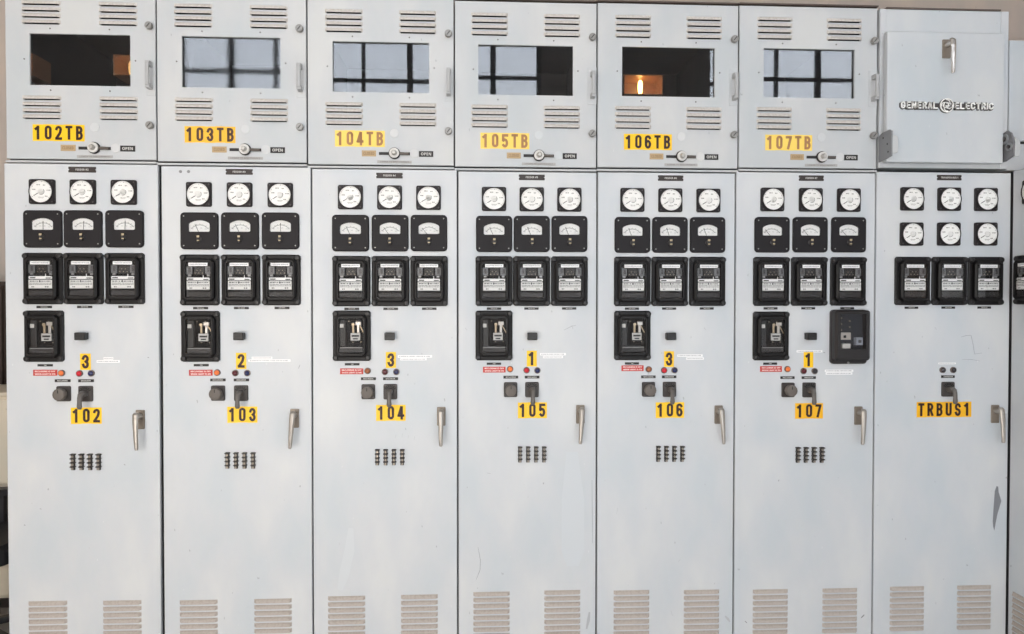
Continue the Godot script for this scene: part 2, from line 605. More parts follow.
func make_ammeter(o: Node3D) -> void:
	var up := Vector3(0, 0.022, 0)
	part("case", cached("ammeter_case", func(b: MB):
		b.ring(MB.rrect(0.0826, 0.0825, 0.017, 5), shifted(arch(), Vector2(0, 0.022)), Vector2(0, 0.022), 0, 0.013, 0.003)), mat("ammeter black", rgb(28, 25, 28), 0.6, 0.0, 0.4), o)
	if not mats.has("ammeter scale"):
		image_mat("ammeter scale", scale_image())
	var d := part("dial", cached("ammeter_dial", func(b: MB):
		b.uvr = Rect2(-0.048, -0.028, 0.096, 0.056)
		b.prism(MB.inset(arch(), -0.0005), 0, 0.003)), mats["ammeter scale"], o, up)
	var nd := part("needle", cached("ammeter_needle", func(b: MB): b.box(Vector3(-0.0009, 0.012, 0), Vector3(0.0009, 0.05, 0.001))), mat("ink", Color.BLACK), d, Vector3(0, -0.036, 0.0045))
	nd.rotation.z = 0.0
	part("window", cached("ammeter_window", func(b: MB): b.prism(MB.inset(arch(), 0.0002), 0, 0.0008)), thin_glass(), o, up + Vector3(0, 0, 0.010))
	part("selector_knob", cached("ammeter_knob", func(b: MB):
		b.lathe([Vector2(0.0115, 0), Vector2(0.0115, 0.004), Vector2(0.008, 0.006)], 16)
		b.box(Vector3(-0.004, -0.016, 0.004), Vector3(0.004, 0.011, 0.016), 0.0015)), mat("knob black", rgb(44, 41, 42), 0.4), o, Vector3(0, -0.036, 0.012))
	part("knob_mark", slab(0.011, 0.0085, 0.001), mat("brass print", rgb(188, 172, 140), 0.5), o, Vector3(0.0005, -0.026, 0.0278))
	part("knob_mark", slab(0.010, 0.005, 0.001), mat("brass print", rgb(188, 172, 140), 0.5), o, Vector3(0.0008, -0.044, 0.0278))
	for s in [[-1, -1], [1, -1], [1, 1], [-1, 1]]:
		part("screw", drum(0.003, 0.001, 0, 10), mat("screw steel", rgb(150, 148, 146), 0.35, 0.6), o, Vector3(s[0] * 0.067, s[1] * 0.066, 0.0128))

func shifted(p: PackedVector2Array, d: Vector2) -> PackedVector2Array:
	var o := PackedVector2Array()
	for q in p:
		o.append(q + d)
	return o

func octo(hw: float, hh: float, c: float) -> PackedVector2Array:
	return PackedVector2Array([Vector2(hw - c, -hh), Vector2(hw, -hh + c), Vector2(hw, hh - c), Vector2(hw - c, hh), Vector2(-hw + c, hh), Vector2(-hw, hh - c), Vector2(-hw, -hh + c), Vector2(-hw + c, -hh)])

func relay_case(o: Node3D) -> void:
	var black := mat("relay black", rgb(19, 17, 18), 0.5, 0.0, 0.4)
	part("base", cached("relay_base", func(b: MB): b.prism(octo(0.0845, 0.1140, 0.008), 0, 0.018, 0.004)), black, o)
	part("cover", cached("relay_cover", func(b: MB):
		b.ring(octo(0.069, 0.0955, 0.017), octo(0.0555, 0.0795, 0.006), Vector2.ZERO, 0.018, 0.056, 0.007)), black, o)
	for s in [[-1, -1], [1, -1], [1, 1], [-1, 1]]:
		part("cover_nut", cached("relay_nut", func(b: MB): b.lathe([Vector2(0.0125, 0), Vector2(0.0125, 0.012), Vector2(0.009, 0.017), Vector2(0.004, 0.018)], 12)), mat("nut black", rgb(30, 28, 29), 0.45), o, Vector3(s[0] * 0.0725, s[1] * 0.1, 0.017))
	part("cover_glass", slab(0.1105, 0.1585, 0.001), thin_glass(), o, Vector3(0, 0, 0.049))
	part("chassis", slab(0.1105, 0.1585, 0.003), mat("chassis black", rgb(14, 13, 14), 0.8, 0.0, 0.3), o, Vector3(0, 0, 0.018))

func flatten(o: Node3D, k: float) -> void:  # these cases stand only a little proud of the door
	for c in o.get_children():
		c.position.z *= k
		c.scale.z *= k

func make_relay(o: Node3D) -> void:
	relay_case(o)
	if not mats.has("relay plate"):
		image_mat("relay plate", plate_image())
	if not mats.has("print strip"):
		image_mat("print strip", strip_image(3))
	part("label_strip", slab(0.083, 0.0145, 0.002), mats["print strip"], o, Vector3(0, 0.069, 0.0455))
	var coil := cached("relay_coil", func(b: MB):
		b.box(Vector3(-0.0135, -0.018, 0), Vector3(0.0135, 0.018, 0.014), 0.002))
	for s in [-1, 1]:
		var c := part("coil", coil, mat("coil grey", rgb(104, 105, 108), 0.3), o, Vector3(s * 0.041, 0.043, 0.021))
		part("coil_core", slab(0.010, 0.022, 0.002), mat("core dark", rgb(62, 60, 62), 0.4), c, Vector3(0.002, 0.001, 0.0138))
		part("coil_foot", slab(0.012, 0.008, 0.012), mat("foot steel", rgb(150, 150, 152), 0.35, 0.3), o, Vector3(s * 0.041, 0.020, 0.022))
	part("magnet_block", slab(0.046, 0.040, 0.010, 0.002), mat("block black", rgb(22, 20, 21), 0.5), o, Vector3(0.001, 0.043, 0.021))
	for k in 5:
		part("stud", drum(0.0022, 0.003, 0, 8), mat("stud brass", rgb(150, 140, 124), 0.35, 0.5), o, Vector3(-0.016 + k * 0.008, 0.031 + (k % 2) * 0.012, 0.0308))
	part("scale_bar", slab(0.100, 0.0125, 0.004, 0, 0.004), mat("bar white", rgb(236, 236, 236), 0.4), o, Vector3(0, 0.004, 0.040))
	part("scale_slot", slab(0.024, 0.005, 0.001), mat("chassis black", Color.BLACK), o, Vector3(-0.033, 0.003, 0.0438))
	part("scale_slot", slab(0.022, 0.004, 0.001), mat("chassis black", Color.BLACK), o, Vector3(0.034, 0.002, 0.0438))
	part("pointer", slab(0.003, 0.014, 0.002), mat("bar white", Color.BLACK), o, Vector3(0.022, 0.014, 0.041))
	part("rating_plate", slab(0.100, 0.039, 0.003), mats["relay plate"], o, Vector3(0, -0.0255, 0.042))
	part("plate_bracket", slab(0.092, 0.046, 0.0214), mat("block black", Color.BLACK), o, Vector3(0, -0.021, 0.0206))
	part("lower_block", slab(0.108, 0.026, 0.018, 0.003), mat("block grey", rgb(36, 34, 35), 0.55), o, Vector3(0, -0.064, 0.021))
	flatten(o, 0.66)

func make_plunger_relay(o: Node3D) -> void:
	relay_case(o)
	part("side_board", slab(0.026, 0.120, 0.010, 0.002), mat("block black", rgb(22, 20, 21), 0.5), o, Vector3(-0.038, 0.012, 0.0205))
	part("target_flag", slab(0.017, 0.017, 0.004), mat("flag grey", rgb(196, 194, 190), 0.5), o, Vector3(-0.043, 0.046, 0.031))
	part("contact_post", cached("post_a", func(b: MB):
		b.box(Vector3(-0.0045, -0.02, 0), Vector3(0.0045, 0.02, 0.012), 0.002)
		b.xf = Transform3D(Basis.IDENTITY, Vector3(0, 0.018, 0.010))
		b.lathe([Vector2(0.007, 0), Vector2(0.007, 0.008)], 12)), mat("post brass", rgb(176, 158, 132), 0.3, 0.5), o, Vector3(0.008, 0.034, 0.0205))
	part("contact_post", cached("post_b", func(b: MB):
		b.box(Vector3(-0.0055, -0.026, 0), Vector3(0.0055, 0.020, 0.014), 0.002)
		b.box(Vector3(-0.012, 0.008, 0.010), Vector3(0.013, 0.024, 0.018), 0.002)), mat("post silver", rgb(196, 190, 184), 0.3, 0.5), o, Vector3(0.031, 0.040, 0.0205))
	part("spring_arm", cached("spring_arm", func(b: MB):
		b.xf = Transform3D(Basis(Vector3(0, 0, 1), 0.5), Vector3.ZERO)
		b.box(Vector3(-0.002, -0.02, 0), Vector3(0.002, 0.02, 0.008))), mat("post brass", Color.BLACK), o, Vector3(0.046, 0.03, 0.0205))
	var p := part("rating_plate", slab(0.043, 0.033, 0.014), mat("tag grey", rgb(188, 188, 186), 0.45), o, Vector3(0.018, -0.004, 0.0205))
	part("plate_mark", slab(0.034, 0.008, 0.001), mat("block black", Color.BLACK), p, Vector3(0, 0.004, 0.0138))
	part("plate_mark", slab(0.022, 0.006, 0.001), mat("block black", Color.BLACK), p, Vector3(0, -0.009, 0.0138))
	for k in 4:
		part("stud", drum(0.0024, 0.004, 0, 8), mat("stud brass", Color.BLACK), o, Vector3(-0.012 + k * 0.018, 0.066 - (k % 2) * 0.094, 0.0205))
	part("lower_shelf", slab(0.108, 0.024, 0.022, 0.003), mat("block grey", rgb(36, 34, 35), 0.55), o, Vector3(0, -0.064, 0.0205))
	part("shelf_edge", slab(0.100, 0.003, 0.002), mat("edge grey", rgb(150, 150, 150), 0.4), o, Vector3(0, -0.053, 0.0424))
	flatten(o, 0.66)

func make_smooth_relay(o: Node3D) -> void:
	var black := mat("smooth black", rgb(34, 31, 32), 0.45)
	part("base", cached("smooth_base", func(b: MB): b.prism(MB.rrect(0.086, 0.127, 0.016), 0, 0.022, 0.004)), black, o)
	part("cover", cached("smooth_cover", func(b: MB):
		b.ring(shifted(MB.rrect(0.084, 0.117, 0.014), Vector2(0, 0.008)), shifted(MB.rrect(0.060, 0.082, 0.004), Vector2(0, 0.026)), Vector2(0, 0.02), 0.022, 0.058, 0.010)), black, o)
	part("cover_glass", slab(0.1195, 0.163, 0.001), thin_glass(), o, Vector3(0, 0.026, 0.054))
	part("chassis", slab(0.1195, 0.163, 0.003), mat("chassis blue sheen", rgb(20, 24, 34), 0.6), o, Vector3(0, 0.026, 0.024))  # blue tint stands for the reflection in the cover glass
	part("lock_screw", drum(0.005, 0.004, 0, 10), mat("screw steel", Color.BLACK), o, Vector3(-0.006, -0.121, 0.0215))
	part("contact_block", slab(0.052, 0.034, 0.02, 0.002), mat("post silver", Color.BLACK), o, Vector3(-0.032, 0.004, 0.027))
	part("contact_gap", slab(0.012, 0.012, 0.002), mat("chassis black", Color.BLACK), o, Vector3(-0.036, 0.002, 0.0468))
	part("clear_coil", slab(0.034, 0.036, 0.024, 0.004), mat("coil blue grey", rgb(142, 148, 160), 0.3), o, Vector3(0.034, -0.020, 0.027))
	part("coil_core", slab(0.014, 0.014, 0.002), mat("core dark", Color.BLACK), o, Vector3(0.034, -0.020, 0.0508))
	part("paper_tag", slab(0.038, 0.022, 0.018), mat("flag grey", Color.BLACK), o, Vector3(-0.026, -0.042, 0.027))
	for k in 5:
		part("stud", drum(0.003, 0.006, 0, 8), mat("stud brass", Color.BLACK), o, Vector3(-0.044 + (k % 2) * 0.04, 0.088 - k * 0.014, 0.027))

func make_knob_switch(o: Node3D) -> void:
	part("plate", slab(0.061, 0.068, 0.010, 0.003, 0.006), mat("switch plate", rgb(64, 59, 57), 0.5), o)
	part("knob", cached("round_knob", func(b: MB):
		b.lathe([Vector2(0.019, 0.010), Vector2(0.019, 0.022), Vector2(0.026, 0.024), Vector2(0.027, 0.030), Vector2(0.027, 0.046), Vector2(0.024, 0.050), Vector2(0.012, 0.052)], 14)), mat("worn knob", rgb(104, 97, 91), 0.55), o)
	part("pointer_mark", slab(0.003, 0.014, 0.001), mat("engraved white", rgb(216, 212, 206), 0.5), o, Vector3(0, 0.014, 0.0518))
	for s in [[-1, -1], [1, -1], [1, 1], [-1, 1]]:
		part("screw", drum(0.003, 0.0014, 0, 8), mat("dark steel", Color.BLACK), o, Vector3(s[0] * 0.023, s[1] * 0.027, 0.0095))

func make_pistol_switch(o: Node3D) -> void:
	part("plate", slab(0.062, 0.070, 0.010, 0.003, 0.006), mat("switch plate", Color.BLACK), o)
	for k in 7:
		var a := deg_to_rad(150.0 - 20.0 * k)
		part("engraved_mark", slab(0.0048, 0.0125, 0.0012), mat("engraved white", Color.BLACK), o, Vector3(cos(a) * 0.023, 0.004 + sin(a) * 0.023, 0.0098)).rotation.z = a - PI / 2
	part("engraved_mark", slab(0.014, 0.007, 0.0012), mat("engraved white", Color.BLACK), o, Vector3(0.0, 0.012, 0.0098))
	part("boss", drum(0.013, 0.030, 0.002, 16), mat("worn grip", rgb(98, 93, 89), 0.45), o, Vector3(0, 0, 0.0095))
	part("pistol_grip", cached("pistol_grip", func(b: MB):
		var rings := []
		for s in [[0.014, 0.030, 0.010, 0.008], [0.004, 0.047, 0.0115, 0.011], [-0.012, 0.055, 0.0105, 0.009], [-0.034, 0.058, 0.0095, 0.008], [-0.052, 0.058, 0.0115, 0.009], [-0.063, 0.057, 0.008, 0.006]]:
			var r := []
			for i in 10:
				var a := -TAU * i / 10
				r.append(Vector3(cos(a) * s[2], s[0] - sin(a) * s[3] * 0.0, s[1] + sin(a) * s[3]))
			rings.append(r)
		rings.reverse()
		for r in rings:
			r.reverse()
		rings.reverse()
		b.loft(rings)), mat("worn grip", Color.BLACK), o)
	for s in [[-1, -1], [1, -1], [1, 1], [-1, 1]]:
		part("screw", drum(0.003, 0.0014, 0, 8), mat("dark steel", Color.BLACK), o, Vector3(s[0] * 0.024, s[1] * 0.028, 0.0095))

func make_test_button(o: Node3D) -> void:
	part("housing", cached("test_housing", func(b: MB):
		b.box(Vector3(-0.019, -0.015, 0), Vector3(0.019, 0.015, 0.024), 0.002)), mat("button black", rgb(42, 39, 39), 0.5), o)
	part("cap", slab(0.045, 0.034, 0.020, 0.003, 0.004), mat("cap black", rgb(28, 26, 27), 0.45), o, Vector3(0, 0, 0.023))
	part("cap_print", text_shape("RESET", 0.024, 0.0055, 0.0008), mat("engraved white", Color.BLACK), o, Vector3(0, 0.001, 0.0428))

func make_lamp(o: Node3D, key: String, m: Material) -> void:
	part("bezel", cached("lamp_bezel", func(b: MB): b.ring(MB.rrect(0.0145, 0.0145, 0.0145, 6), MB.rrect(0.0108, 0.0108, 0.0108, 6), Vector2.ZERO, 0, 0.008, 0.002)), mat("bezel", rgb(112, 98, 92), 0.4, 0.4), o)
	part("lens", cached("lamp_lens", func(b: MB): b.lathe([Vector2(0.0112, 0), Vector2(0.0112, 0.009), Vector2(0.0095, 0.013), Vector2(0.006, 0.0155), Vector2(0.002, 0.0165)], 16)), m, o)

func make_terminal(o: Node3D) -> void:
	part("strip", slab(0.015, 0.073, 0.010, 0.001), mat("terminal brown", rgb(46, 41, 38), 0.55), o)
	for k in 4:
		var b := part("barrier", slab(0.0205, 0.0045, 0.018, 0.001), mat("terminal dark", rgb(70, 64, 60), 0.55), o, Vector3(0.001, 0.0335 - k * 0.0183, 0.0))
		part("screw_head", drum(0.0055, 0.006, 0.001, 10), mat("terminal screw", rgb(158, 150, 140), 0.35, 0.6), o, Vector3(0.001, 0.0245 - k * 0.0183, 0.0098))

func small_tag(called: String, label: String, category: String, pos: Vector3, w: float, h: float, s: String, tw: float, face: Material, ink: Material, group := "", font := "Droid Sans") -> Node3D:
	var o := thing(called, label, category, pos, group)
	part("plate", slab(w, h, 0.0025, 0.0006), face, o)
	var lines := s.split("/")
	for k in lines.size():
		if lines[k]:
			var lh := h * (0.5 if lines.size() == 1 else 0.26)
			part("lettering", text_shape(lines[k], tw, lh, 0.0004, font), ink, o, Vector3(0, h * (0.0 if lines.size() == 1 else 0.22 - 0.44 * k), 0.0025))
	return o

func sticker(s: String, label: String, pos: Vector3, face: Material, ink: Material, group: String, tw := 0.0448, th := 0.073) -> void:
	var o := thing("number_sticker", label, "sticker", pos, group)
	for k in s.length():
		var x := (k - (s.length() - 1) / 2.0) * tw
		var t := part("tile", slab(tw - 0.0003, th, 0.0008), face, o, Vector3(x, (0.0006 if k % 2 else -0.0004), 0))
		var ch := s[k]
		part("numeral" if ch.is_valid_int() else "letter", bold_shape(ch, tw * 0.66, th * 0.84, tw * 0.25, 0.0004), ink, t, Vector3(0, 0, 0.0008))

func door_handle(o: Node3D, pos: Vector3, lean: float) -> void:  # the lever, its back plate under it
	var steel := mat("lever steel", rgb(168, 162, 155), 0.38, 0.55)
	var lev := part("door_handle", cached("lever", func(b: MB):
		var rings := []
		for s in [[0.024, 0.040, 0.010], [0.016, 0.048, 0.0130], [-0.010, 0.052, 0.0130], [-0.05, 0.055, 0.0110], [-0.11, 0.057, 0.0092], [-0.135, 0.057, 0.0080], [-0.140, 0.056, 0.006]]:
			var r := []
			for i in 12:
				var a := TAU * i / 12
				r.append(Vector3(cos(a) * s[2], s[0], s[1] + sin(a) * 0.008))
			rings.append(r)
		b.loft(rings)
		b.xf = Transform3D(Basis(Vector3(1, 0, 0), 0.0), Vector3(0, 0.004, 0))
		b.lathe([Vector2(0.0125, 0.004), Vector2(0.0125, 0.036), Vector2(0.0105, 0.046)], 14)), steel, o, pos)
	lev.rotation.z = lean
	var pl := part("back_plate", slab(0.039, 0.086, 0.006, 0.002, 0.004), mat("plate bronze", rgb(140, 130, 119), 0.42, 0.45), lev, Vector3(0, -0.012, 0))
	pl.rotation.z = -lean

# ------------------------------------------------------------------ cubicles
func lower_cubicle(i: int, xl: float, xr: float, yt: float, louv: Array, hpos: Vector3, lean: float, label: String, gap: float) -> Node3D:
	var cx := (xl + xr) / 2
	var w := (xr - xl)
	var grey := paint("panel paint", rgb(212, 214, 217))
	var o := thing("lower_cubicle", label, "cabinet", Vector3(cx, 0, 0), "lower cubicles of the row")
	var body := MB.new()
	body.ring(MB.rect(Vector2(-w / 2 + 0.001, 0.0), Vector2(w / 2 - 0.001, yt + 0.004)), MB.rect(Vector2(-w / 2 + 0.03, 0.03), Vector2(w / 2 - 0.03, yt - 0.03)), Vector2(0, yt / 2), -1.2, -0.030)
	part("frame", body, paint("frame paint", rgb(60, 60, 62)), o)  # colour darkened so the gaps between doors look deep in shade
	var back := MB.new()
	back.box(Vector3(-w / 2 + 0.001, 0, -1.21), Vector3(w / 2 - 0.001, yt + 0.004, -1.2))
	part("back_panel", back, grey, o)
	var holes := []
	var spots := []
	for l in louv:
		for k in 8:
			var p := Vector2(l.x - cx, l.y - 0.0275 * k)
			spots.append(p)
			holes.append(Rect2(p.x - 0.078, p.y - 0.0205, 0.156, 0.015))
	var d := MB.new()
	d.plate(Vector2(-w / 2 + gap, 0.05), Vector2(w / 2 - 0.003, yt), -0.018, 0.0, 0.0025, holes)
	var door := part("door", d, grey, o)
	for p in spots:
		part("louver", louver(0.168, 0.0165, 0.0105), dusty("louver dust", rgb(186, 177, 170)), door, Vector3(p.x, p.y, 0))
	var sill := MB.new()
	sill.box(Vector3(-w / 2 + 0.001, 0.0, -0.022), Vector3(w / 2 - 0.001, 0.044, -0.004), 0.002)
	part("kick_plate", sill, grey, o)
	door_handle(o, hpos - Vector3(cx, 0, 0), lean)
	return o

func upper_cubicle(i: int, xl: float, xr: float, yb: float, yt: float, c: Vector3, label: String, tilt: float) -> Node3D:
	var cx := (xl + xr) / 2
	var w := xr - xl
	var grey := paint("upper door paint", rgb(205, 206, 207))  # greyer paint, partly darkened to tone down the strong light up here
	var o := thing("upper_cubicle", label, "cabinet", Vector3(cx, yb, 0), "upper cubicles of the row")
	var q := c - Vector3(cx, yb, 0)  # the middle of its window, in the cubicle's own axes
	var h := yt - yb
	var body := MB.new()
	body.ring(MB.rect(Vector2(-w / 2 + 0.001, 0.0), Vector2(w / 2 - 0.001, h + 0.006)), MB.rect(Vector2(-w / 2 + 0.012, 0.012), Vector2(w / 2 - 0.012, h - 0.012)), Vector2(0, h / 2), -1.0, -0.030)
	part("frame", body, paint("frame paint", Color.BLACK), o)
	var back := MB.new()
	back.box(Vector3(-w / 2 + 0.001, 0, -1.01), Vector3(w / 2 - 0.001, h + 0.006, -1.0))
	part("back_panel", back, paint("frame paint", Color.BLACK), o)
	part("top_flange", cached("flange%f" % w, func(b: MB): b.box(Vector3(-w / 2 + 0.001, 0, -0.03), Vector3(w / 2 - 0.001, 0.006, 0.006), 0.001)), mat("flange brown", rgb(96, 84, 78), 0.6), o, Vector3(0, h + 0.006, 0))
	var holes := [Rect2(q.x - 0.217, q.y - 0.1137, 0.434, 0.2275)]
	var spots := []
	for sx in [-1, 1]:
		for sy in [0.2575, -0.160]:
			for k in 4:
				var p := Vector2(q.x + sx * 0.166, q.y + sy - 0.0279 * k)
				if p.y < h - 0.01:
					spots.append(p)
					holes.append(Rect2(p.x - 0.078, p.y - 0.0200, 0.156, 0.014))
	var d := MB.new()
	d.plate(Vector2(-w / 2 + 0.003, 0.0), Vector2(w / 2 - 0.003, h), -0.010, 0.0, 0.0025, holes)
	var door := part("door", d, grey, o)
	for p in spots:
		part("louver", louver(0.168, 0.0165, 0.0125), dusty("louver dust upper", rgb(213, 208, 203)), door, Vector3(p.x, p.y, 0))
	for s in [[-0.128, 0.136], [0.128, 0.136], [-0.240, 0.0], [0.240, 0.0], [-0.128, -0.136], [0.128, -0.136]]:
		part("window_screw", drum(0.0034, 0.002, 0, 10), mat("screw dark", rgb(112, 110, 108), 0.4, 0.5), door, Vector3(q.x + s[0], q.y + s[1], 0))
	var pane := MB.new()
	pane.box(Vector3(-0.2235, -0.120, 0), Vector3(0.2235, 0.120, 0.005))
	part("window_pane", pane, rippled_glass() if i == 1 else thin_glass("window glass"), o, Vector3(q.x, q.y, -0.0165)).rotation.x = tilt
	for y in [0.152, -0.288]:
		part("lock_screw", cached("lock_screw", func(b: MB):
			b.lathe([Vector2(0.013, 0), Vector2(0.013, 0.008), Vector2(0.0165, 0.009), Vector2(0.0165, 0.022), Vector2(0.0145, 0.025)], 18)), mat("lock steel", rgb(150, 148, 144), 0.4, 0.5), o, Vector3(q.x + 0.305, q.y + y, 0))
		part("screw_slot", slab(0.022, 0.004, 0.0012), mat("slot dark", rgb(70, 66, 62), 0.5), o, Vector3(q.x + 0.305, q.y + y, 0.0246)).rotation.z = 0.9
	var hp := part("pull_handle", cached("pull_handle", func(b: MB):
		b.box(Vector3(-0.008, -0.050, 0.034), Vector3(0.008, 0.050, 0.043), 0.002)
		for s in [-1, 1]:
			var r := []
			for k in [[0.0, 0.012], [0.038, 0.009]]:
				var y0: float = s * 0.050
				r.append([Vector3(-0.009, y0 - k[1], k[0]), Vector3(0.009, y0 - k[1], k[0]), Vector3(0.009, y0 + k[1] * 0.8, k[0]), Vector3(-0.009, y0 + k[1] * 0.8, k[0])])
			b.loft(r)), mat("handle grey", rgb(176, 177, 178), 0.5), o, Vector3(q.x + 0.306, q.y - 0.066, 0.002))
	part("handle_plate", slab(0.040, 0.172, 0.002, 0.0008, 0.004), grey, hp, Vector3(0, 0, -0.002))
	# the quarter-turn latch between its two small plates
	var lp := q + Vector3(0.060, -0.390, 0)
	part("latch_slot", slab(0.140, 0.013, 0.003, 0.001), mat("slot black", rgb(34, 32, 32), 0.5), o, lp)
	var kn := part("latch_knob", cached("latch_knob", func(b: MB):
		b.lathe([Vector2(0.026, 0.003), Vector2(0.026, 0.012), Vector2(0.024, 0.014)], 24)), mat("slot black", Color.BLACK), o, lp)
	part("latch_collar", cached("latch_collar", func(b: MB): b.ring(MB.rrect(0.0225, 0.0225, 0.0225, 6), MB.rrect(0.012, 0.012, 0.012, 6), Vector2.ZERO, 0.013, 0.022, 0.001)), mat("latch white", rgb(214, 212, 208), 0.4), kn)
	part("latch_shaft", cached("latch_shaft", func(b: MB): b.lathe([Vector2(0.012, 0.012), Vector2(0.0115, 0.034), Vector2(0.008, 0.040)], 12)), mat("shaft steel", rgb(188, 184, 178), 0.35, 0.4), kn)
	part("latch_arm", cached("latch_arm", func(b: MB): b.box(Vector3(0.015, -0.006, 0.005), Vector3(0.066, 0.006, 0.014), 0.002)), mat("arm dark", rgb(92, 84, 78), 0.45, 0.3), kn).rotation.z = -0.03
	for s in [[0.060, -0.297], [0.150, -0.388]]:
		part("hole_plug", cached("plug", func(b: MB): b.lathe([Vector2(0.0205, 0), Vector2(0.0205, 0.0012), Vector2(0.0195, 0.002)], 24)), paint("plug paint", rgb(214, 214, 214)), o, Vector3(q.x + s[0], q.y + s[1], 0))
	return o

func louver_xy(px: float, py: float) -> Vector2:
	var p := at(px, py)
	return Vector2(p.x, p.y)

# ------------------------------------------------------------------
func _ready() -> void:
	rng.seed = 7
	cam = Camera3D.new()
	cam.name = "camera"
	cam.fov = rad_to_deg(2.0 * atan(317.0 / F))
	cam.position = Vector3(2.067, 1.6675, 3.3988)
	cam.rotation = Vector3(-0.0168, -0.0521, 0.0006)
	cam.near = 0.05
	cam.far = 100.0
	add_child(cam)
	cam.current = true
	var we := WorldEnvironment.new()
	we.name = "world"
	var env := Environment.new()
	env.tonemap_mode = Environment.TONE_MAPPER_LINEAR
	env.tonemap_exposure = 0.95
	env.background_mode = Environment.BG_SKY
	var sky := Sky.new()
	var sm := ProceduralSkyMaterial.new()
	sm.sky_top_color = Color(0.90, 0.94, 1.0)
	sm.sky_horizon_color = Color(0.96, 0.98, 1.0)
	sm.ground_horizon_color = Color(0.7, 0.7, 0.7)
	sm.ground_bottom_color = Color(0.5, 0.5, 0.5)
	sm.energy_multiplier = 7.6
	sky.sky_material = sm
	env.sky = sky
	env.sdfgi_enabled = true
	env.ssao_enabled = true
	env.ssil_enabled = true
	we.environment = env
	add_child(we)
	lights()
	room()
	row()
	ge_cubicle()
	corner_lineup()
	left_side()
	wear()

const LAMPS := [[-0.2, 2.9], [1.9, 2.9], [4.0, 2.9]]
const FILL_BATTENS := [-0.6, 1.0, 3.2, 4.9]
const CEILING := 6.3
const WINDOW_Z := 5.6

func lights() -> void:
	for p in LAMPS:
		var o := thing("ceiling_light", "white fluorescent ceiling fitting over the aisle, %s" % ["left of three", "middle of three", "right of three"][LAMPS.find(p)], "ceiling light", Vector3(p[0], CEILING, p[1]), "ceiling fittings")
		var tray := MB.new()
		tray.box(Vector3(-0.75, -0.08, -0.16), Vector3(0.75, 0.0, 0.16))
		part("tray", tray, mat("tray white", rgb(225, 225, 225)), o)
		var df := MB.new()
		df.box(Vector3(-0.7, -0.10, -0.14), Vector3(0.7, -0.08, 0.14))
		part("lamp_diffuser", df, glow("fluorescent", Color(1.0, 0.97, 0.92), 1.5), o)
		var l := AreaLight3D.new()
		l.name = "lamp_light"
		l.area_size = Vector2(1.4, 0.28)
		l.light_color = Color(1.0, 0.97, 0.93)
		l.light_energy = 0.7
		l.area_range = 20.0
		l.shadow_enabled = true
		o.add_child(l)
		l.position = Vector3(0, -0.105, 0)
		l.rotation.x = -PI / 2

	for n in 8:  # two added rows of fill battens that brighten the doors from the front
		var k := n % 4
		var low := n > 3
		var o := thing("fill_batten", "%s added white fill batten in the %s row on the wall below the tall windows" % [["leftmost", "second", "third", "rightmost"][k], "lower" if low else "upper"], "fill light", Vector3(FILL_BATTENS[k], 0.75 if low else 2.33, WINDOW_Z), "added fill battens")
		var tray := MB.new()
		tray.box(Vector3(-0.72, -0.09, -0.06), Vector3(0.72, 0.09, 0.0))
		part("tray", tray, mat("tray white", Color.BLACK), o)
		var df := MB.new()
		df.box(Vector3(-0.7, -0.08, -0.09), Vector3(0.7, 0.08, -0.06))
		part("lamp_diffuser", df, mat("fluorescent", Color.BLACK), o)
		var l := AreaLight3D.new()
		l.name = "lamp_light"
		l.area_size = Vector2(1.4, 0.16)
		l.light_color = Color(1.0, 0.97, 0.93) if k < 2 else Color(0.93, 0.97, 1.0)
		l.light_energy = [5.8, 4.5, 3.4, 1.3][k] * (1.05 if low else 0.72)
		l.area_range = 20.0
		l.shadow_enabled = true
		o.add_child(l)
		l.position = Vector3(0, 0, -0.095)

func mirror(px: float, py: float) -> Vector3:  # where a point seen in the door windows stands on the wall opposite
	var p := at(px, py, -WINDOW_Z - 0.11)
	return Vector3(p.x, p.y, WINDOW_Z)

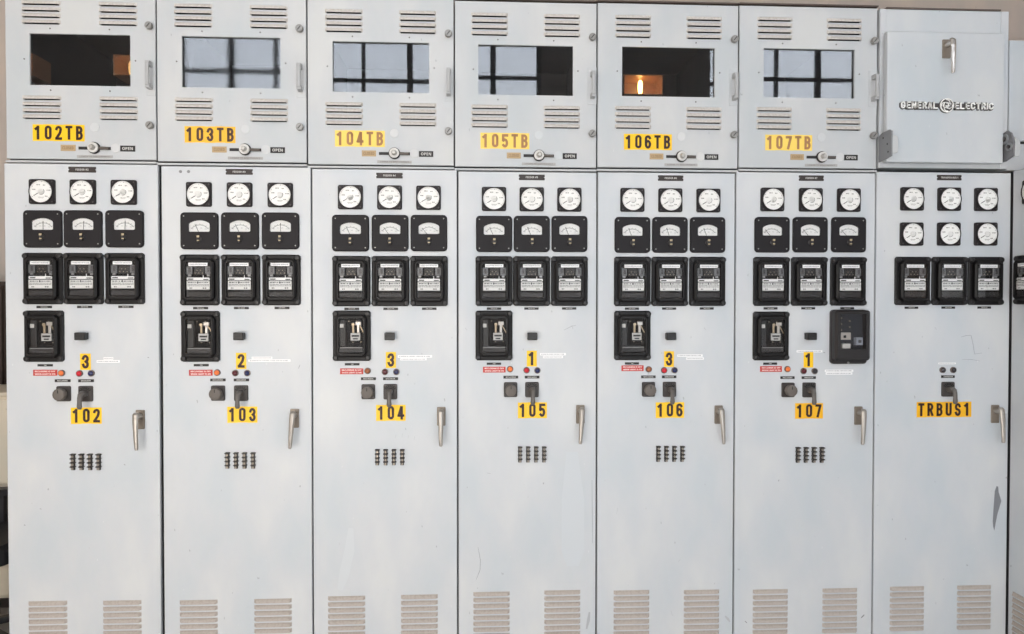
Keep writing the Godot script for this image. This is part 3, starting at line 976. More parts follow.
func room() -> void:
	var x0 := -3.2
	var x1 := 7.2
	var zb := -1.9
	var zf := WINDOW_Z
	var fl := MB.new()
	fl.box(Vector3(x0 - 0.2, -0.15, zb - 0.2), Vector3(x1 + 0.2, 0.0, zf + 0.2))
	struct("floor", fl, paint("floor paint", rgb(176, 172, 168), 0.6))
	var ce := MB.new()
	ce.box(Vector3(x0 - 0.2, CEILING, zb - 0.2), Vector3(x1 + 0.2, CEILING + 0.15, zf + 0.2))
	struct("ceiling", ce, paint("ceiling paint", rgb(205, 203, 198), 0.9))
	var tan_ := paint("wall paint", rgb(210, 195, 184), 0.8)
	var wb := MB.new()
	wb.box(Vector3(x0 - 0.2, 0, zb - 0.2), Vector3(x1 + 0.2, CEILING, zb))
	struct("wall_back", wb, tan_)
	var wl := MB.new()
	wl.box(Vector3(x0 - 0.2, 0, zb), Vector3(x0, CEILING, zf))
	struct("wall_left", wl, tan_)
	var wr := MB.new()
	wr.box(Vector3(x1, 0, zb), Vector3(x1 + 0.2, CEILING, zf))
	struct("wall_right", wr, tan_)
	# the wall behind the camera, with the two tall windows that the door panes mirror
	var a0 := mirror(181, 108)
	var a1 := mirror(541, 2)
	var b0 := mirror(708, 108)
	var b1 := mirror(985, 2)
	var h := [Rect2(a0.x, a0.y, a1.x - a0.x, a1.y - a0.y), Rect2(b0.x, a0.y, b1.x - b0.x, a1.y - a0.y)]
	var wf := MB.new()
	wf.plate(Vector2(x0 - 0.2, 0), Vector2(x1 + 0.2, CEILING), zf, zf + 0.25, 0.001, h)
	struct("wall_front", wf, paint("front wall paint", rgb(228, 228, 234), 0.8))
	var fr := mat("window frame dark", rgb(140, 143, 152), 0.6)
	var y := mirror(400, 79.5).y
	var xs := [[183.6, 232.3, 276.6, 320, 363.6, 410, 452, 493, 538], [775, 816.5, 859, 901, 944, 983]]
	for n in 2:
		var r: Rect2 = h[n]
		var out := MB.rect(r.position, r.end)
		var f := MB.new()
		f.ring(out, MB.inset(out, 0.012), r.get_center(), zf + 0.04, zf + 0.11)
		var w := struct("window_%d" % (n + 1), f, fr)
		for k in xs[n].size():
			var x := mirror(xs[n][k], 80).x
			var t := 0.034 if k % 2 else 0.021
			part("mullion", cached("mull%d%f" % [n, t], func(b: MB): b.box(Vector3(-t, r.position.y + 0.012, zf + 0.05), Vector3(t, r.end.y - 0.012, zf + 0.10))), fr, w, Vector3(clampf(x, r.position.x + 0.012 + t, r.end.x - 0.012 - t), 0, 0))
		for k in [-1, 0, 1, 2]:
			var yy: float = y + k * 0.62
			if yy > r.position.y + 0.1 and yy < r.end.y - 0.1:
				part("glazing_bar", cached("bar%d" % n, func(b: MB): b.box(Vector3(r.position.x + 0.012, -0.022, zf + 0.055), Vector3(r.end.x - 0.012, 0.022, zf + 0.095))), fr, w, Vector3(0, yy, 0))
		var g := MB.new()
		g.box(Vector3(r.position.x + 0.012, r.position.y + 0.012, zf + 0.073), Vector3(r.end.x - 0.012, r.end.y - 0.012, zf + 0.077))
		part("pane", g, thin_glass("window clear"), w)

# ------------------------------------------------------------------ the row
const SEAM_LOW := [4.5, 159.4, 311.7, 457.6, 596.9, 735.0, 875.0, 1010.3]
const SEAM_UP := [5.0, 156.4, 307.0, 454.3, 597.0, 738.6, 877.6]
const LOW_TOP := [164.0, 166.8, 169.5, 172.0, 172.8, 172.6, 172.4]
const UP_BOTTOM := [159.3, 161.8, 164.8, 167.0, 167.8, 168.0]
const WINDOW := [[80.2, 59.9], [231.4, 62.4], [381.0, 67.2], [525.8, 70.2], [668.6, 72.0], [809.2, 73.4]]
const COL := [[41.6, 82.4, 123.4], [198.6, 239.3, 280.0], [350.2, 389.5, 428.5], [494.0, 531.8, 569.5], [632.6, 670.6, 708.7], [772.8, 811.2, 849.3], [912.7, 949.9, 986.6]]
const Y_PLATE := [169.7, 171.9, 175.6, 177.4, 178.2, 178.2, 177.7]
const Y_METER := [192.2, 194.9, 197.7, 199.5, 200.4, 200.0, 199.4]
const Y_AMM := [228.9, 230.9, 233.1, 233.9, 234.9, 234.7, 234.0]
const Y_REL := [278.6, 280.0, 281.1, 281.1, 281.4, 281.4, 281.0]
const COL_REL := [[42.9, 83.5, 124.8], [199.8, 240.7, 281.4], [351.4, 390.5, 429.1], [494.1, 531.6, 569.4], [632.4, 669.7, 707.4], [771.4, 809.2, 848.3], [912.7, 949.6, 985.7]]
const COL_AMM := [[42.4, 82.7, 124.3], [199.2, 239.8, 280.4], [350.4, 390.0, 428.9], [494.1, 531.8, 569.5], [632.6, 670.1, 707.8], [772.4, 810.5, 849.0], [912.2, 949.4, 986.4]]
const P_REL2 := [[43.9, 336.2], [200.4, 336.4], [351.8, 335.8], [494.0, 335.5], [632.4, 335.5], [771.0, 336.0]]
const P_STICK := [[85.5, 361.6], [241.2, 360.8], [390.9, 359.9], [531.8, 358.5], [669.0, 359.0], [808.4, 359.7]]
const T_STICK := ["3", "2", "3", "1", "3", "1"]
const P_RED := [[45.4, 372.7], [200.9, 372.7], [351.7, 371.3], [494.3, 369.6], [632.5, 368.2], [770.9, 369.0]]
const P_LAMPS := [[[62.0, 373.0], [79.9, 373.4], [91.6, 373.2]], [[217.4, 372.5], [235.5, 373.0], [247.5, 373.0]], [[367.7, 370.8], [385.0, 371.8], [396.4, 371.8]], [[510.0, 369.0], [526.5, 370.2], [537.3, 370.4]], [[648.6, 369.2], [663.9, 370.2], [674.4, 370.2]], [[787.2, 369.0], [803.3, 371.0], [814.4, 371.0]], [[942.3, 369.9], [952.9, 369.9]]]
const P_TAGS := [[62.8, 380.7, 86.2], [218.0, 379.9, 241.5], [368.5, 378.7, 390.6], [510.8, 377.1, 532.1], [648.3, 376.8, 669.1], [787.4, 377.6, 808.7], [0, 376.6, 947.8]]
const P_SW := [[64.2, 393.6, 86.2], [218.4, 393.0, 241.4], [368.4, 391.6, 390.5], [510.5, 389.5, 531.9], [648.3, 389.2, 669.2], [787.7, 389.8, 808.7], [0, 389.1, 947.5]]
const P_NUM := [[86.4, 415.6], [242.4, 414.6], [390.9, 412.8], [532.4, 410.2], [669.9, 410.0], [809.0, 410.8], [944.0, 409.7]]
const P_HAND := [[140.4, 416.8], [294.9, 415.6], [441.3, 413.6], [580.4, 411.6], [718.4, 412.0], [858.4, 413.0], [994.7, 411.4]]
const LEAN := [0.05, -0.07, 0.0, -0.06, 0.05, -0.07, 0.02]
const P_TERM := [[86.4, 461.6], [240.6, 460.2], [389.8, 456.9], [531.8, 454.2], [669.8, 453.6], [809.2, 454.6]]
const P_LOUV := [[[47.9, 601.0], [122.3, 600.4]], [[198.7, 600.0], [273.0, 598.7]], [[346.6, 596.0], [419.4, 594.6]], [[491.5, 591.8], [562.3, 590.2]], [[631.5, 590.2], [701.5, 589.8]], [[770.3, 589.3], [839.8, 588.2]], [[907.0, 586.4], [974.0, 585.2]]]

func row() -> void:
	var black := mat("tag black", rgb(34, 31, 31), 0.5)
	var white := mat("tag ink", rgb(206, 204, 200), 0.5)
	var maroon := mat("sticker ink", rgb(46, 14, 18), 0.5)
	var yellow := mat("sticker yellow", rgb(255, 204, 10), 0.45)
	var red := mat("placard red", rgb(196, 56, 50), 0.5)
	for i in 7:
		var nm: String = PANEL[i]
		var who: String = WHO[i]
		var xl := at(SEAM_LOW[i], 300).x
		var xr := at(SEAM_LOW[i + 1], 300).x
		var cxp: float = (SEAM_LOW[i] + SEAM_LOW[i + 1]) / 2
		var yt := at(cxp, LOW_TOP[i]).y
		var louv := []
		for l in P_LOUV[i]:
			louv.append(louver_xy(l[0], l[1]))
		var h := at(P_HAND[i][0], P_HAND[i][1])
		lower_cubicle(i, xl, xr, yt, louv, h, LEAN[i], "tall light grey cubicle with lever handle and louvred foot, the %s" % who, 0.012 if i == 1 else 0.004)
		var xm := at(COL[i][1], Y_METER[i]).x
		var ym := at(COL[i][1], Y_METER[i]).y
		# plate at the top of the door
		var np := thing("nameplate", "dark engraved nameplate with notched ends at the top of the %s" % who, "nameplate", at(COL[i][1] - (0.8 if i == 6 else 0.0), Y_PLATE[i]), "panel nameplates")
		part("plate", cached("notched", func(b: MB):
			b.prism(PackedVector2Array([Vector2(-0.059, -0.0125), Vector2(0.059, -0.0125), Vector2(0.060, -0.004), Vector2(0.055, 0.0), Vector2(0.060, 0.004), Vector2(0.059, 0.0125), Vector2(-0.059, 0.0125), Vector2(-0.060, 0.004), Vector2(-0.055, 0), Vector2(-0.060, -0.004)]), 0, 0.003, 0.0006)), mat("plate brown", rgb(52, 43, 41), 0.5), np)
		part("lettering", text_shape("FEEDER #%d" % (i + 2) if i < 6 else "TRANSFER BUS 1", 0.056 if i < 6 else 0.084, 0.0085, 0.0004), white, np, Vector3(0, 0, 0.003))
		for k in 3:
			var x := at(COL[i][k], Y_METER[i], 0.01).x
			dup("meter", make_meter, "panel_meter", "%s round white-dial meter in the top row of the %s" % [SIDE[k], who], "meter", Vector3(x, ym, 0), "round meters")
			var pa := at(COL_AMM[i][k], Y_AMM[i], 0.01) * Vector3(1, 1, 0)
			if i < 6:
				var am := dup("ammeter", make_ammeter, "panel_ammeter", "%s square black ammeter with arched scale on the %s" % [SIDE[k], who], "ammeter", pa, "square ammeters")
				am.get_node("dial/needle").rotation.z = [[0.0, -0.05, -0.03], [0.42, 0.46, 0.02], [0.42, 0.62, 0.7], [0.42, 0.4, 0.38], [0.35, 0.3, 0.36], [0.7, 0.7, 0.74]][i][k]
			else:
				dup("meter", make_meter, "panel_meter", "%s round white-dial meter in the second row of the %s" % [SIDE[k], who], "meter", pa, "round meters")
			var pr := at(COL_REL[i][k], Y_REL[i], 0.009) * Vector3(1, 1, 0)
			dup("relay", make_relay, "protective_relay", "%s of three glass-fronted black relays in a row, %s" % [SIDE[k], who], "relay", pr, "relays in rows of three")
			small_tag("relay_tag", "tiny black tag under the %s of three relays, %s" % [SIDE[k], who], "nameplate", pr + Vector3(0, -0.126, 0), 0.066, 0.0105, "50/51" .replace("/", "-") + ["A", "B", "C"][k], 0.03, black, white, "relay tags")
		dots(i, xm)
		if i < 6:
			panel_controls(i, nm, who, black, white, red, maroon, yellow)
			upper(i, nm, maroon)
		else:
			for k in 2:
				lamp_at(P_LAMPS[i][k], "dark", "%s dark unlit pilot lamp above the switch of panel %s" % [["left", "right"][k], nm])
			small_tag("switch_tag", "tiny black engraved tag above the pistol-grip switch of panel TRBUS1", "nameplate", at(P_TAGS[i][2], P_TAGS[i][1]), 0.066, 0.012, "TRANSFER", 0.046, black, white, "switch tags")
			dup("pistol", make_pistol_switch, "control_switch", "black pistol-grip control switch above the TRBUS1 sticker", "switch", at(P_SW[i][2], P_SW[i][1]), "pistol-grip switches")
			sticker("TRBUS1", "yellow sticker reading TRBUS1 in dark letters", at(P_NUM[i][0], P_NUM[i][1] - 0.2), mat("sticker amber", rgb(248, 186, 24), 0.45), maroon, "yellow stickers")
			paper("thin white paper strip above the two dark lamps of panel TRBUS1", at(947.0, 363.4), 0.085, 0.008)
	frame_rails()

func frame_rails() -> void:  # the light steel lip between the lower and the upper doors
	for i in 6:
		var a := at(SEAM_UP[i], 160)
		var b := at(SEAM_UP[i + 1], 160)
		var cxp: float = (SEAM_UP[i] + SEAM_UP[i + 1]) / 2
		var y: float = (at(cxp, UP_BOTTOM[i]).y + at(cxp, LOW_TOP[i]).y) / 2
		var m := MB.new()
		m.box(Vector3(a.x + 0.001 - (a.x + b.x) / 2, -0.005, -0.03), Vector3(b.x - 0.001 - (a.x + b.x) / 2, 0.004, -0.002), 0.001)
		var o := thing("seam_strip", "narrow grey steel strip above the %s" % WHO[i], "trim strip", Vector3((a.x + b.x) / 2, y, 0), "seam strips")
		part("strip", m, paint("rail paint", rgb(196, 197, 198)), o)

func dots(i: int, xm: float) -> void:
	pass

func lamp_at(p: Array, kind: String, label: String) -> void:
	var m: Material
	match kind:
		"amber": m = glow("amber lamp lit", Color(1.0, 0.40, 0.12), 0.22, rgb(222, 120, 62))
		"amber_off": m = mat("amber lamp unlit", rgb(164, 100, 66), 0.25)
		"red": m = glow("red lamp lit", Color(0.85, 0.04, 0.08), 0.12, rgb(190, 30, 46))
		"red_off": m = mat("red lamp unlit", rgb(92, 34, 42), 0.2)
		"blue": m = mat("blue lamp unlit", rgb(38, 44, 88), 0.2)
		"dark": m = mat("dark lamp unlit", rgb(58, 54, 58), 0.2)
	dup("lamp_" + kind, func(o): make_lamp(o, kind, m), "pilot_lamp", label, "lamp", at(p[0], p[1]), "pilot lamps")

func paper(label: String, pos: Vector3, w: float, h: float) -> void:
	if not mats.has("print strip"):
		image_mat("print strip", strip_image(3))
	var o := thing("paper_strip", label, "label", pos, "white paper strips")
	part("paper", slab(w, h, 0.0005), mats["print strip"], o)

func panel_controls(i: int, nm: String, who: String, black: Material, white: Material, red: Material, maroon: Material, yellow: Material) -> void:
	var p2 := at(P_REL2[i][0], P_REL2[i][1], 0.009) * Vector3(1, 1, 0)
	dup("plunger", make_plunger_relay, "protective_relay", "lone lower black relay with metal contacts behind glass, %s" % who, "relay", p2, "single relays")
	small_tag("relay_tag", "tiny black tag under the lone lower relay, %s" % who, "nameplate", p2 + Vector3(0, -0.130, 0), 0.066, 0.0105, "79", 0.012, black, white, "relay tags")
	dup("button", make_test_button, "reset_switch", "small black boxy switch above the small yellow sticker, %s" % who, "switch", at([84.2, 241, 390.4, 531.8, 669.3, 808.4][i], 336), "small boxy switches")
	sticker(T_STICK[i], "small yellow sticker reading %s amid the %s" % [T_STICK[i], who], at(P_STICK[i][0], P_STICK[i][1]), yellow, maroon, "yellow stickers", 0.0465)
	sticker(nm, "yellow sticker reading %s below the switches, %s" % [nm, who.replace(" (%s)" % nm, "")], at(P_NUM[i][0], P_NUM[i][1]), yellow if i != 5 else mat("sticker amber", rgb(248, 186, 24), 0.45), maroon, "yellow stickers")
	small_tag("red_placard", "small red placard with two lines of white print, %s" % who, "placard", at(P_RED[i][0], P_RED[i][1]), 0.104, 0.0265, "RECLOSING IS OFF/WHEN LIGHT IS ON", 0.088, red, mat("placard white", rgb(248, 240, 236), 0.5), "red placards")
	var kinds: Array = [["amber", "red", "blue"], ["amber", "red_off", "blue"], ["amber_off", "red_off", "blue"], ["amber", "red", "blue"], ["amber_off", "red", "blue"], ["amber", "red_off", "dark"]][i]
	var say := {"amber": "lit amber", "amber_off": "unlit amber", "red": "bright red", "red_off": "dark red", "blue": "dark blue", "dark": "dark grey"}
	for k in 3:
		lamp_at(P_LAMPS[i][k], kinds[k], "%s pilot lamp %s, %s" % [say[kinds[k]], ["beside the red placard", "left of the pair", "right of the pair"][k], who])
	small_tag("switch_tag", "tiny black tag above the round-knob switch, %s" % who, "nameplate", at(P_TAGS[i][0], P_TAGS[i][1]), 0.068, 0.0125, "RECLOSING", 0.045, black, white, "switch tags")
	small_tag("switch_tag", "tiny black tag above the pistol-grip switch, %s" % who, "nameplate", at(P_TAGS[i][2], P_TAGS[i][1]), 0.068, 0.0125, "BREAKER", 0.042, black, white, "switch tags")
	dup("knob", make_knob_switch, "selector_switch", "dark selector switch with worn round knob, left of the pistol-grip, %s" % who, "switch", at(P_SW[i][0], P_SW[i][1]), "round-knob switches")
	dup("pistol", make_pistol_switch, "control_switch", "black pistol-grip control switch, %s" % who, "switch", at(P_SW[i][2], P_SW[i][1]), "pistol-grip switches")
	var px := 8.55 if i < 2 else 8.3 if i < 3 else 8.0
	for k in 4:
		dup("terminal", make_terminal, "terminal_strip", "%s of four small upright terminal strips, %s" % [["leftmost", "second", "third", "rightmost"][k], who], "terminal strip", at(P_TERM[i][0] + (k - 1.5) * px, P_TERM[i][1]), "terminal strips")
	# narrow paper labels to the right of the small sticker
	var strips: Array = [[[108.4, 358.4, 9.2, 2.3], [108.2, 361.4, 21.8, 2.5]], [[262, 357.9, 20, 2.3], [269.5, 360.6, 41, 2.3]], [[415, 356.4, 34, 2.5], [413.5, 359.2, 26, 2.3]], [[553, 354.2, 26, 2.4], [553, 357.0, 20, 2.4]], [[690, 355.6, 26, 2.4], [695, 358.6, 18, 2.4]], [[839, 370.8, 30, 2.4], [839, 373.4, 28, 2.4], [809.5, 351.3, 27, 2.2]]][i]
	for k in strips.size():
		var s: Array = strips[k]
		paper("%s white paper strip %s, %s" % [["upper", "lower", "lone"][k], ["beside the small sticker", "under the smooth relay"][int(i == 5)] if k < 2 else "above the small sticker", who], at(s[0], s[1]), s[2] * 0.0046, s[3] * 0.0046)
	if i == 5:
		dup("smooth", make_smooth_relay, "protective_relay", "larger smooth-cased black relay with bluish window under the row of three, sixth panel (107)", "relay", at(847.2, 336.6))

func upper(i: int, nm: String, maroon: Material) -> void:
	var xl := at(SEAM_UP[i], 90).x
	var xr := at(SEAM_UP[i + 1], 90).x
	var cxp: float = (SEAM_UP[i] + SEAM_UP[i + 1]) / 2
	var c := at(WINDOW[i][0], WINDOW[i][1])
	var yb := at(cxp, UP_BOTTOM[i]).y
	var yt := at(cxp, [-12.0, -8.0, -3.0, 2.0, 4.2, 6.8][i]).y
	upper_cubicle(i, xl, xr, yb, yt, c, "light grey upper cubicle with glazed louvred door, the %s" % DOOR[i], [0.0, 0.005, -0.002, 0.003, 0.0, 0.006][i])
	var face: Material = mat("sticker yellow", Color.BLACK) if i in [0, 4] else mat("sticker worn", rgb(250, 192, 48), 0.5) if i == 1 else mat("sticker faded", rgb(252, 218, 104), 0.5)
	var ink: Material = maroon if i in [0, 4] else mat("ink worn", rgb(84, 52, 36), 0.5) if i == 1 else mat("ink faded", rgb(170, 124, 84), 0.6)
	sticker(nm + "TB", "%s yellow sticker reading %sTB, %s" % [["bright", "worn", "faded"][0 if i in [0, 4] else 1 if i == 1 else 2], nm, DOOR[i].replace(" (%sTB)" % nm, "")], c + Vector3(-0.0955, -0.3235, 0), face, ink, "yellow stickers")
	small_tag("closed_tag", "small tan tag reading CLOSED left of the latch, %s" % DOOR[i], "tag", c + Vector3(-0.055, -0.390, 0), 0.064, 0.027, "CLOSED", 0.048, mat("tag tan", rgb(186, 160, 122), 0.55), mat("tag tan ink", rgb(140, 112, 78), 0.6), "closed tags")
	small_tag("open_tag", "small black tag reading OPEN right of the latch, %s" % DOOR[i], "tag", c + Vector3(0.203, -0.390, 0), 0.065, 0.026, "OPEN", 0.046, mat("tag black", Color.BLACK), mat("tag ink", Color.BLACK), "open tags")
	small_tag("latch_note", "narrow grey strip with faint print under the latch, %s" % DOOR[i], "label", c + Vector3(0.060, -0.4275, 0), 0.155, 0.012, "LOWER TO DISCONNECT", 0.13, mat("note grey", rgb(176, 174, 172), 0.6), mat("note ink", rgb(128, 126, 124), 0.6), "latch notes")
	if i == 4:
		amber_lamp(at(640.2, 88.5, -0.40), 0.100, 22.0, 0.011, "lit amber lamp glowing in a glass box behind the 106TB window")
	if i == 0:
		amber_lamp(at(131.2, 69.5, -0.42), 0.055, 2.0, 0.0035, "dim amber lamp box at the right edge behind the 102TB window")
		amber_lamp(at(35.2, 69.0, -0.15), 0.030, 0.35, 0.004, "dim amber lamp box added for the orange glow at the left edge behind the 102TB window")  # added box that makes the orange light on the side wall

func amber_lamp(p: Vector3, hw: float, e: float, power: float, label: String) -> void:
	var o := thing("amber_lamp", label, "lamp", p, "amber lamps inside the cubicles")
	var am := thin_glass("amber glass", Color(0.62, 0.42, 0.27, 0.30))
	part("lamp_housing", cached("housing%f" % hw, func(b: MB):
		b.ring(MB.rect(Vector2(-hw, -0.05), Vector2(hw, 0.05)), MB.rect(Vector2(-hw + 0.003, -0.047), Vector2(hw - 0.003, 0.047)), Vector2.ZERO, -0.07, 0.07)), mat("housing brown", rgb(122, 92, 70), 0.4), o)
	part("front_glass", slab(hw * 2 - 0.0062, 0.094, 0.002), am, o, Vector3(0, 0, 0.064))
	part("back_board", slab(hw * 2, 0.10, 0.004), mat("housing brown", Color.BLACK), o, Vector3(0, 0, -0.074))
	part("bulb", cached("bulb", func(b: MB):
		b.xf = Transform3D(Basis(Vector3(1, 0, 0), -PI / 2), Vector3(0, -0.03, 0))
		b.lathe([Vector2(0.008, 0), Vector2(0.0105, 0.014), Vector2(0.0125, 0.034), Vector2(0.0115, 0.060), Vector2(0.005, 0.072)], 14)), glow("bulb glow %f" % e, Color(1.0, 0.80, 0.46), e, rgb(255, 220, 170)), o)
	part("bulb_socket", cached("bulb_socket", func(b: MB):
		b.xf = Transform3D(Basis(Vector3(1, 0, 0), -PI / 2), Vector3(0, -0.047, 0))
		b.lathe([Vector2(0.014, 0), Vector2(0.012, 0.018)], 12)), mat("post brass", Color.BLACK), o)
	var l := OmniLight3D.new()
	l.name = "lamp_light"
	l.light_color = Color(1.0, 0.68, 0.36)
	l.light_energy = power
	l.light_size = 0.012
	l.omni_range = 12.0
	l.omni_attenuation = 2.0
	l.shadow_enabled = true
	o.add_child(l)
	l.position = Vector3(0, 0.005, 0)

# ------------------------------------------------------------------ the cubicle with the maker's badge
func ge_cubicle() -> void:
	var grey := paint("panel paint", Color.BLACK)
	var cool := paint("badge door paint", rgb(210, 213, 216))
	var a := at(878.6, 167.5)
	var b := at(1008.6, 11.5)
	var o := thing("upper_cubicle", "light grey upper cubicle with plain door, chrome lever and maker's badge", "cabinet", Vector3((a.x + b.x) / 2, a.y, 0), "upper cubicles of the row")
	var w := b.x - a.x
	var h := b.y - a.y
	var m := MB.new()
	m.box(Vector3(-w / 2, 0, -1.0), Vector3(w / 2, h, -0.001), 0.002)
	part("body", m, cool, o)
	var post := MB.new()
	post.box(Vector3(w / 2 - 0.038, 0.004, -0.002), Vector3(w / 2 - 0.001, h - 0.002, 0.003), 0.001)
	part("corner_strip", post, grey, o)
	var ps := MB.new()
	ps.box(Vector3(-w / 2 + 0.001, 0.004, -0.002), Vector3(-w / 2 + 0.030, h - 0.002, 0.003), 0.001)
	part("corner_strip", ps, grey, o)
	var tf := MB.new()
	tf.box(Vector3(-w / 2 + 0.03, h, -0.1), Vector3(w / 2 - 0.04, h + 0.007, 0.004))
	part("top_flange", tf, mat("flange brown", Color.BLACK), o)
	var d0 := at(884.3, 161.8, 0.045) - o.position
	var d1 := at(1004.6, 33.4, 0.045) - o.position
	d0.x = at(887.0, 100, 0.045).x - o.position.x
	var d := MB.new()
	d.box(Vector3(d0.x, d0.y, 0.016), Vector3(d1.x, d1.y, 0.045), 0.003)
	part("door", d, cool, o)
	door_handle(o, at(946.2, 48.0, 0.045) - o.position + Vector3(0, 0.007, 0), -0.03)
	var hg := MB.new()
	hg.box(Vector3(d0.x + 0.02, d0.y + 0.012, 0.0), Vector3(d1.x - 0.02, d1.y - 0.012, 0.016))
	part("door_gap_shade", hg, mat("slot black", Color.BLACK), o)  # black block drawing the shadow under the door lip
	var hd: MeshInstance3D = o.get_node("door_handle")
	hd.material_override = mat("lever chrome", rgb(205, 200, 194), 0.25, 0.7)
	# badge
	var bc := at(945.5, 106.0, 0.045)
	var bd := thing("maker_badge", "raised white GENERAL ELECTRIC lettering with round monogram on the plain upper door", "badge", bc)
	var bl := MB.new()
	bl.box(Vector3(-0.222, -0.0105, 0), Vector3(0.222, 0.0105, 0.006), 0.001)
	part("backing_bar", bl, mat("badge dark", rgb(70, 66, 66), 0.45), bd)
	var wh := mat("badge white", rgb(252, 251, 248), 0.4)
	for q in [["GENERAL", -0.131], ["ELECTRIC", 0.132]]:
		part("lettering_edge", bold_shape(q[0], 0.0250, 0.0365, 0.0100, 0.005, 0.0007), mat("badge dark", Color.BLACK), bd, Vector3(q[1] + 0.0008, -0.0012, 0.001))
	part("lettering", bold_shape("GENERAL", 0.0205, 0.031, 0.0056, 0.008, 0.0052), wh, bd, Vector3(-0.131, 0, 0.003))
	part("lettering", bold_shape("ELECTRIC", 0.0205, 0.031, 0.0056, 0.008, 0.0052), wh, bd, Vector3(0.132, 0, 0.003))
	part("monogram_disc", drum(0.0335, 0.010, 0.002, 36), mat("badge dark", Color.BLACK), bd)
	part("monogram_ring", cached("mono_ring", func(q: MB): q.ring(MB.rrect(0.033, 0.033, 0.033, 9), MB.rrect(0.0285, 0.0285, 0.0285, 9), Vector2.ZERO, 0.009, 0.0135, 0.001)), wh, bd)
	for k in 4:
		var t := part("monogram_swirl", cached("swirl", func(q: MB):
			var inn := []
			var rings := []
			for s in 9:
				var f := s / 8.0
				var ang := deg_to_rad(100.0 - 60.0 * f)
				var rad := 0.0265 - 0.008 * f * f
				var c := Vector3(cos(ang) * rad, sin(ang) * rad, 0)
				var e := Vector3(cos(ang), sin(ang), 0) * (0.0022 * (1.1 - 0.6 * f))
				rings.append([c - e + Vector3(0, 0, 0.0095), c + e + Vector3(0, 0, 0.0095), c + e + Vector3(0, 0, 0.0135), c - e + Vector3(0, 0, 0.0135)])
			q.loft(rings)), wh, bd)
		t.rotation.z = k * PI / 2
	part("monogram_letter", text_shape("G", 0.021, 0.029, 0.0035, "Droid Serif"), wh, bd, Vector3(-0.008, 0.002, 0.0098)).rotation.z = -0.25
	part("monogram_letter", text_shape("E", 0.018, 0.027, 0.0035, "Droid Serif"), wh, bd, Vector3(0.009, -0.002, 0.0098)).rotation.z = -0.25
	# the two pivot brackets at the lower corners of that door
	var dk := mat("bracket grey", rgb(138, 140, 143), 0.5)
	var lt := mat("bracket light", rgb(196, 198, 199), 0.5)
	var l0 := at(878.4, 148.5)
	var br := thing("pivot_bracket", "grey angled bracket with three holes at the lower left corner of the badge door", "bracket", l0, "badge door brackets")
	var bp := MB.new()
	bp.xf = Transform3D(Basis(Vector3(0, 1, 0), -PI / 2), Vector3(0.006, 0, 0))
	bp.prism(PackedVector2Array([Vector2(0.001, -0.066), Vector2(0.108, -0.056), Vector2(0.108, 0.058), Vector2(0.09, 0.068), Vector2(0.03, 0.066), Vector2(0.001, 0.056)]), 0, 0.006, 0.001)
	part("side_plate", bp, dk, br)
	for q in [[0.04, 0.040], [0.075, 0.005], [0.082, -0.032]]:
		var sc := part("bolt_hole", drum(0.0045, 0.001, 0, 10), mat("slot black", Color.BLACK), br, Vector3(0.0002, q[1], q[0]))
		sc.rotation.y = -PI / 2
	var fl := MB.new()
	fl.prism(PackedVector2Array([Vector2(0.006, -0.045), Vector2(0.030, -0.040), Vector2(0.034, -0.02), Vector2(0.032, 0.030), Vector2(0.022, 0.040), Vector2(0.006, 0.038)]), 0.094, 0.108, 0.002)
	part("front_flange", fl, lt, br)
	var ft := MB.new()
	ft.box(Vector3(0.006, 0.046, 0.045), Vector3(0.022, 0.066, 0.09), 0.002)
	part("top_lug", ft, lt, br)
	var r0 := at(998.8, 149.0)
	var rb := thing("pivot_bracket", "dark grey bracket with round pivot bosses at the lower right corner of the badge door", "bracket", r0, "badge door brackets")
	var rp := MB.new()
	rp.xf = Transform3D(Basis(Vector3(0, 1, 0), -PI / 2), Vector3(0.006, 0, 0))
	rp.prism(PackedVector2Array([Vector2(0.001, -0.066), Vector2(0.045, -0.068), Vector2(0.096, -0.050), Vector2(0.099, 0.012), Vector2(0.08, 0.058), Vector2(0.055, 0.074), Vector2(0.025, 0.066), Vector2(0.001, 0.066)]), 0, 0.008, 0.001)
	part("side_plate", rp, mat("bracket dark", rgb(122, 122, 126), 0.5), rb)
	for q in [[0.046, 0.034, 0.024], [0.076, -0.006, 0.019]]:
		var bs := part("pivot_boss", cached("boss%f" % q[2], func(k: MB):
			k.lathe([Vector2(q[2], 0), Vector2(q[2], 0.008), Vector2(q[2] * 0.8, 0.010), Vector2(q[2] * 0.55, 0.006)], 20)), dk, rb, Vector3(-0.002, q[1], q[0]))
		bs.rotation.y = -PI / 2
		part("boss_pin", drum(q[2] * 0.45, 0.006, 0.001, 14), mat("dark steel", Color.BLACK), bs, Vector3(0, 0, 0.006))
	var rf := MB.new()
	rf.prism(PackedVector2Array([Vector2(0.006, -0.058), Vector2(0.026, -0.054), Vector2(0.034, -0.02), Vector2(0.030, 0.018), Vector2(0.006, 0.034)]), 0.086, 0.100, 0.003)
	part("front_flange", rf, lt, rb)

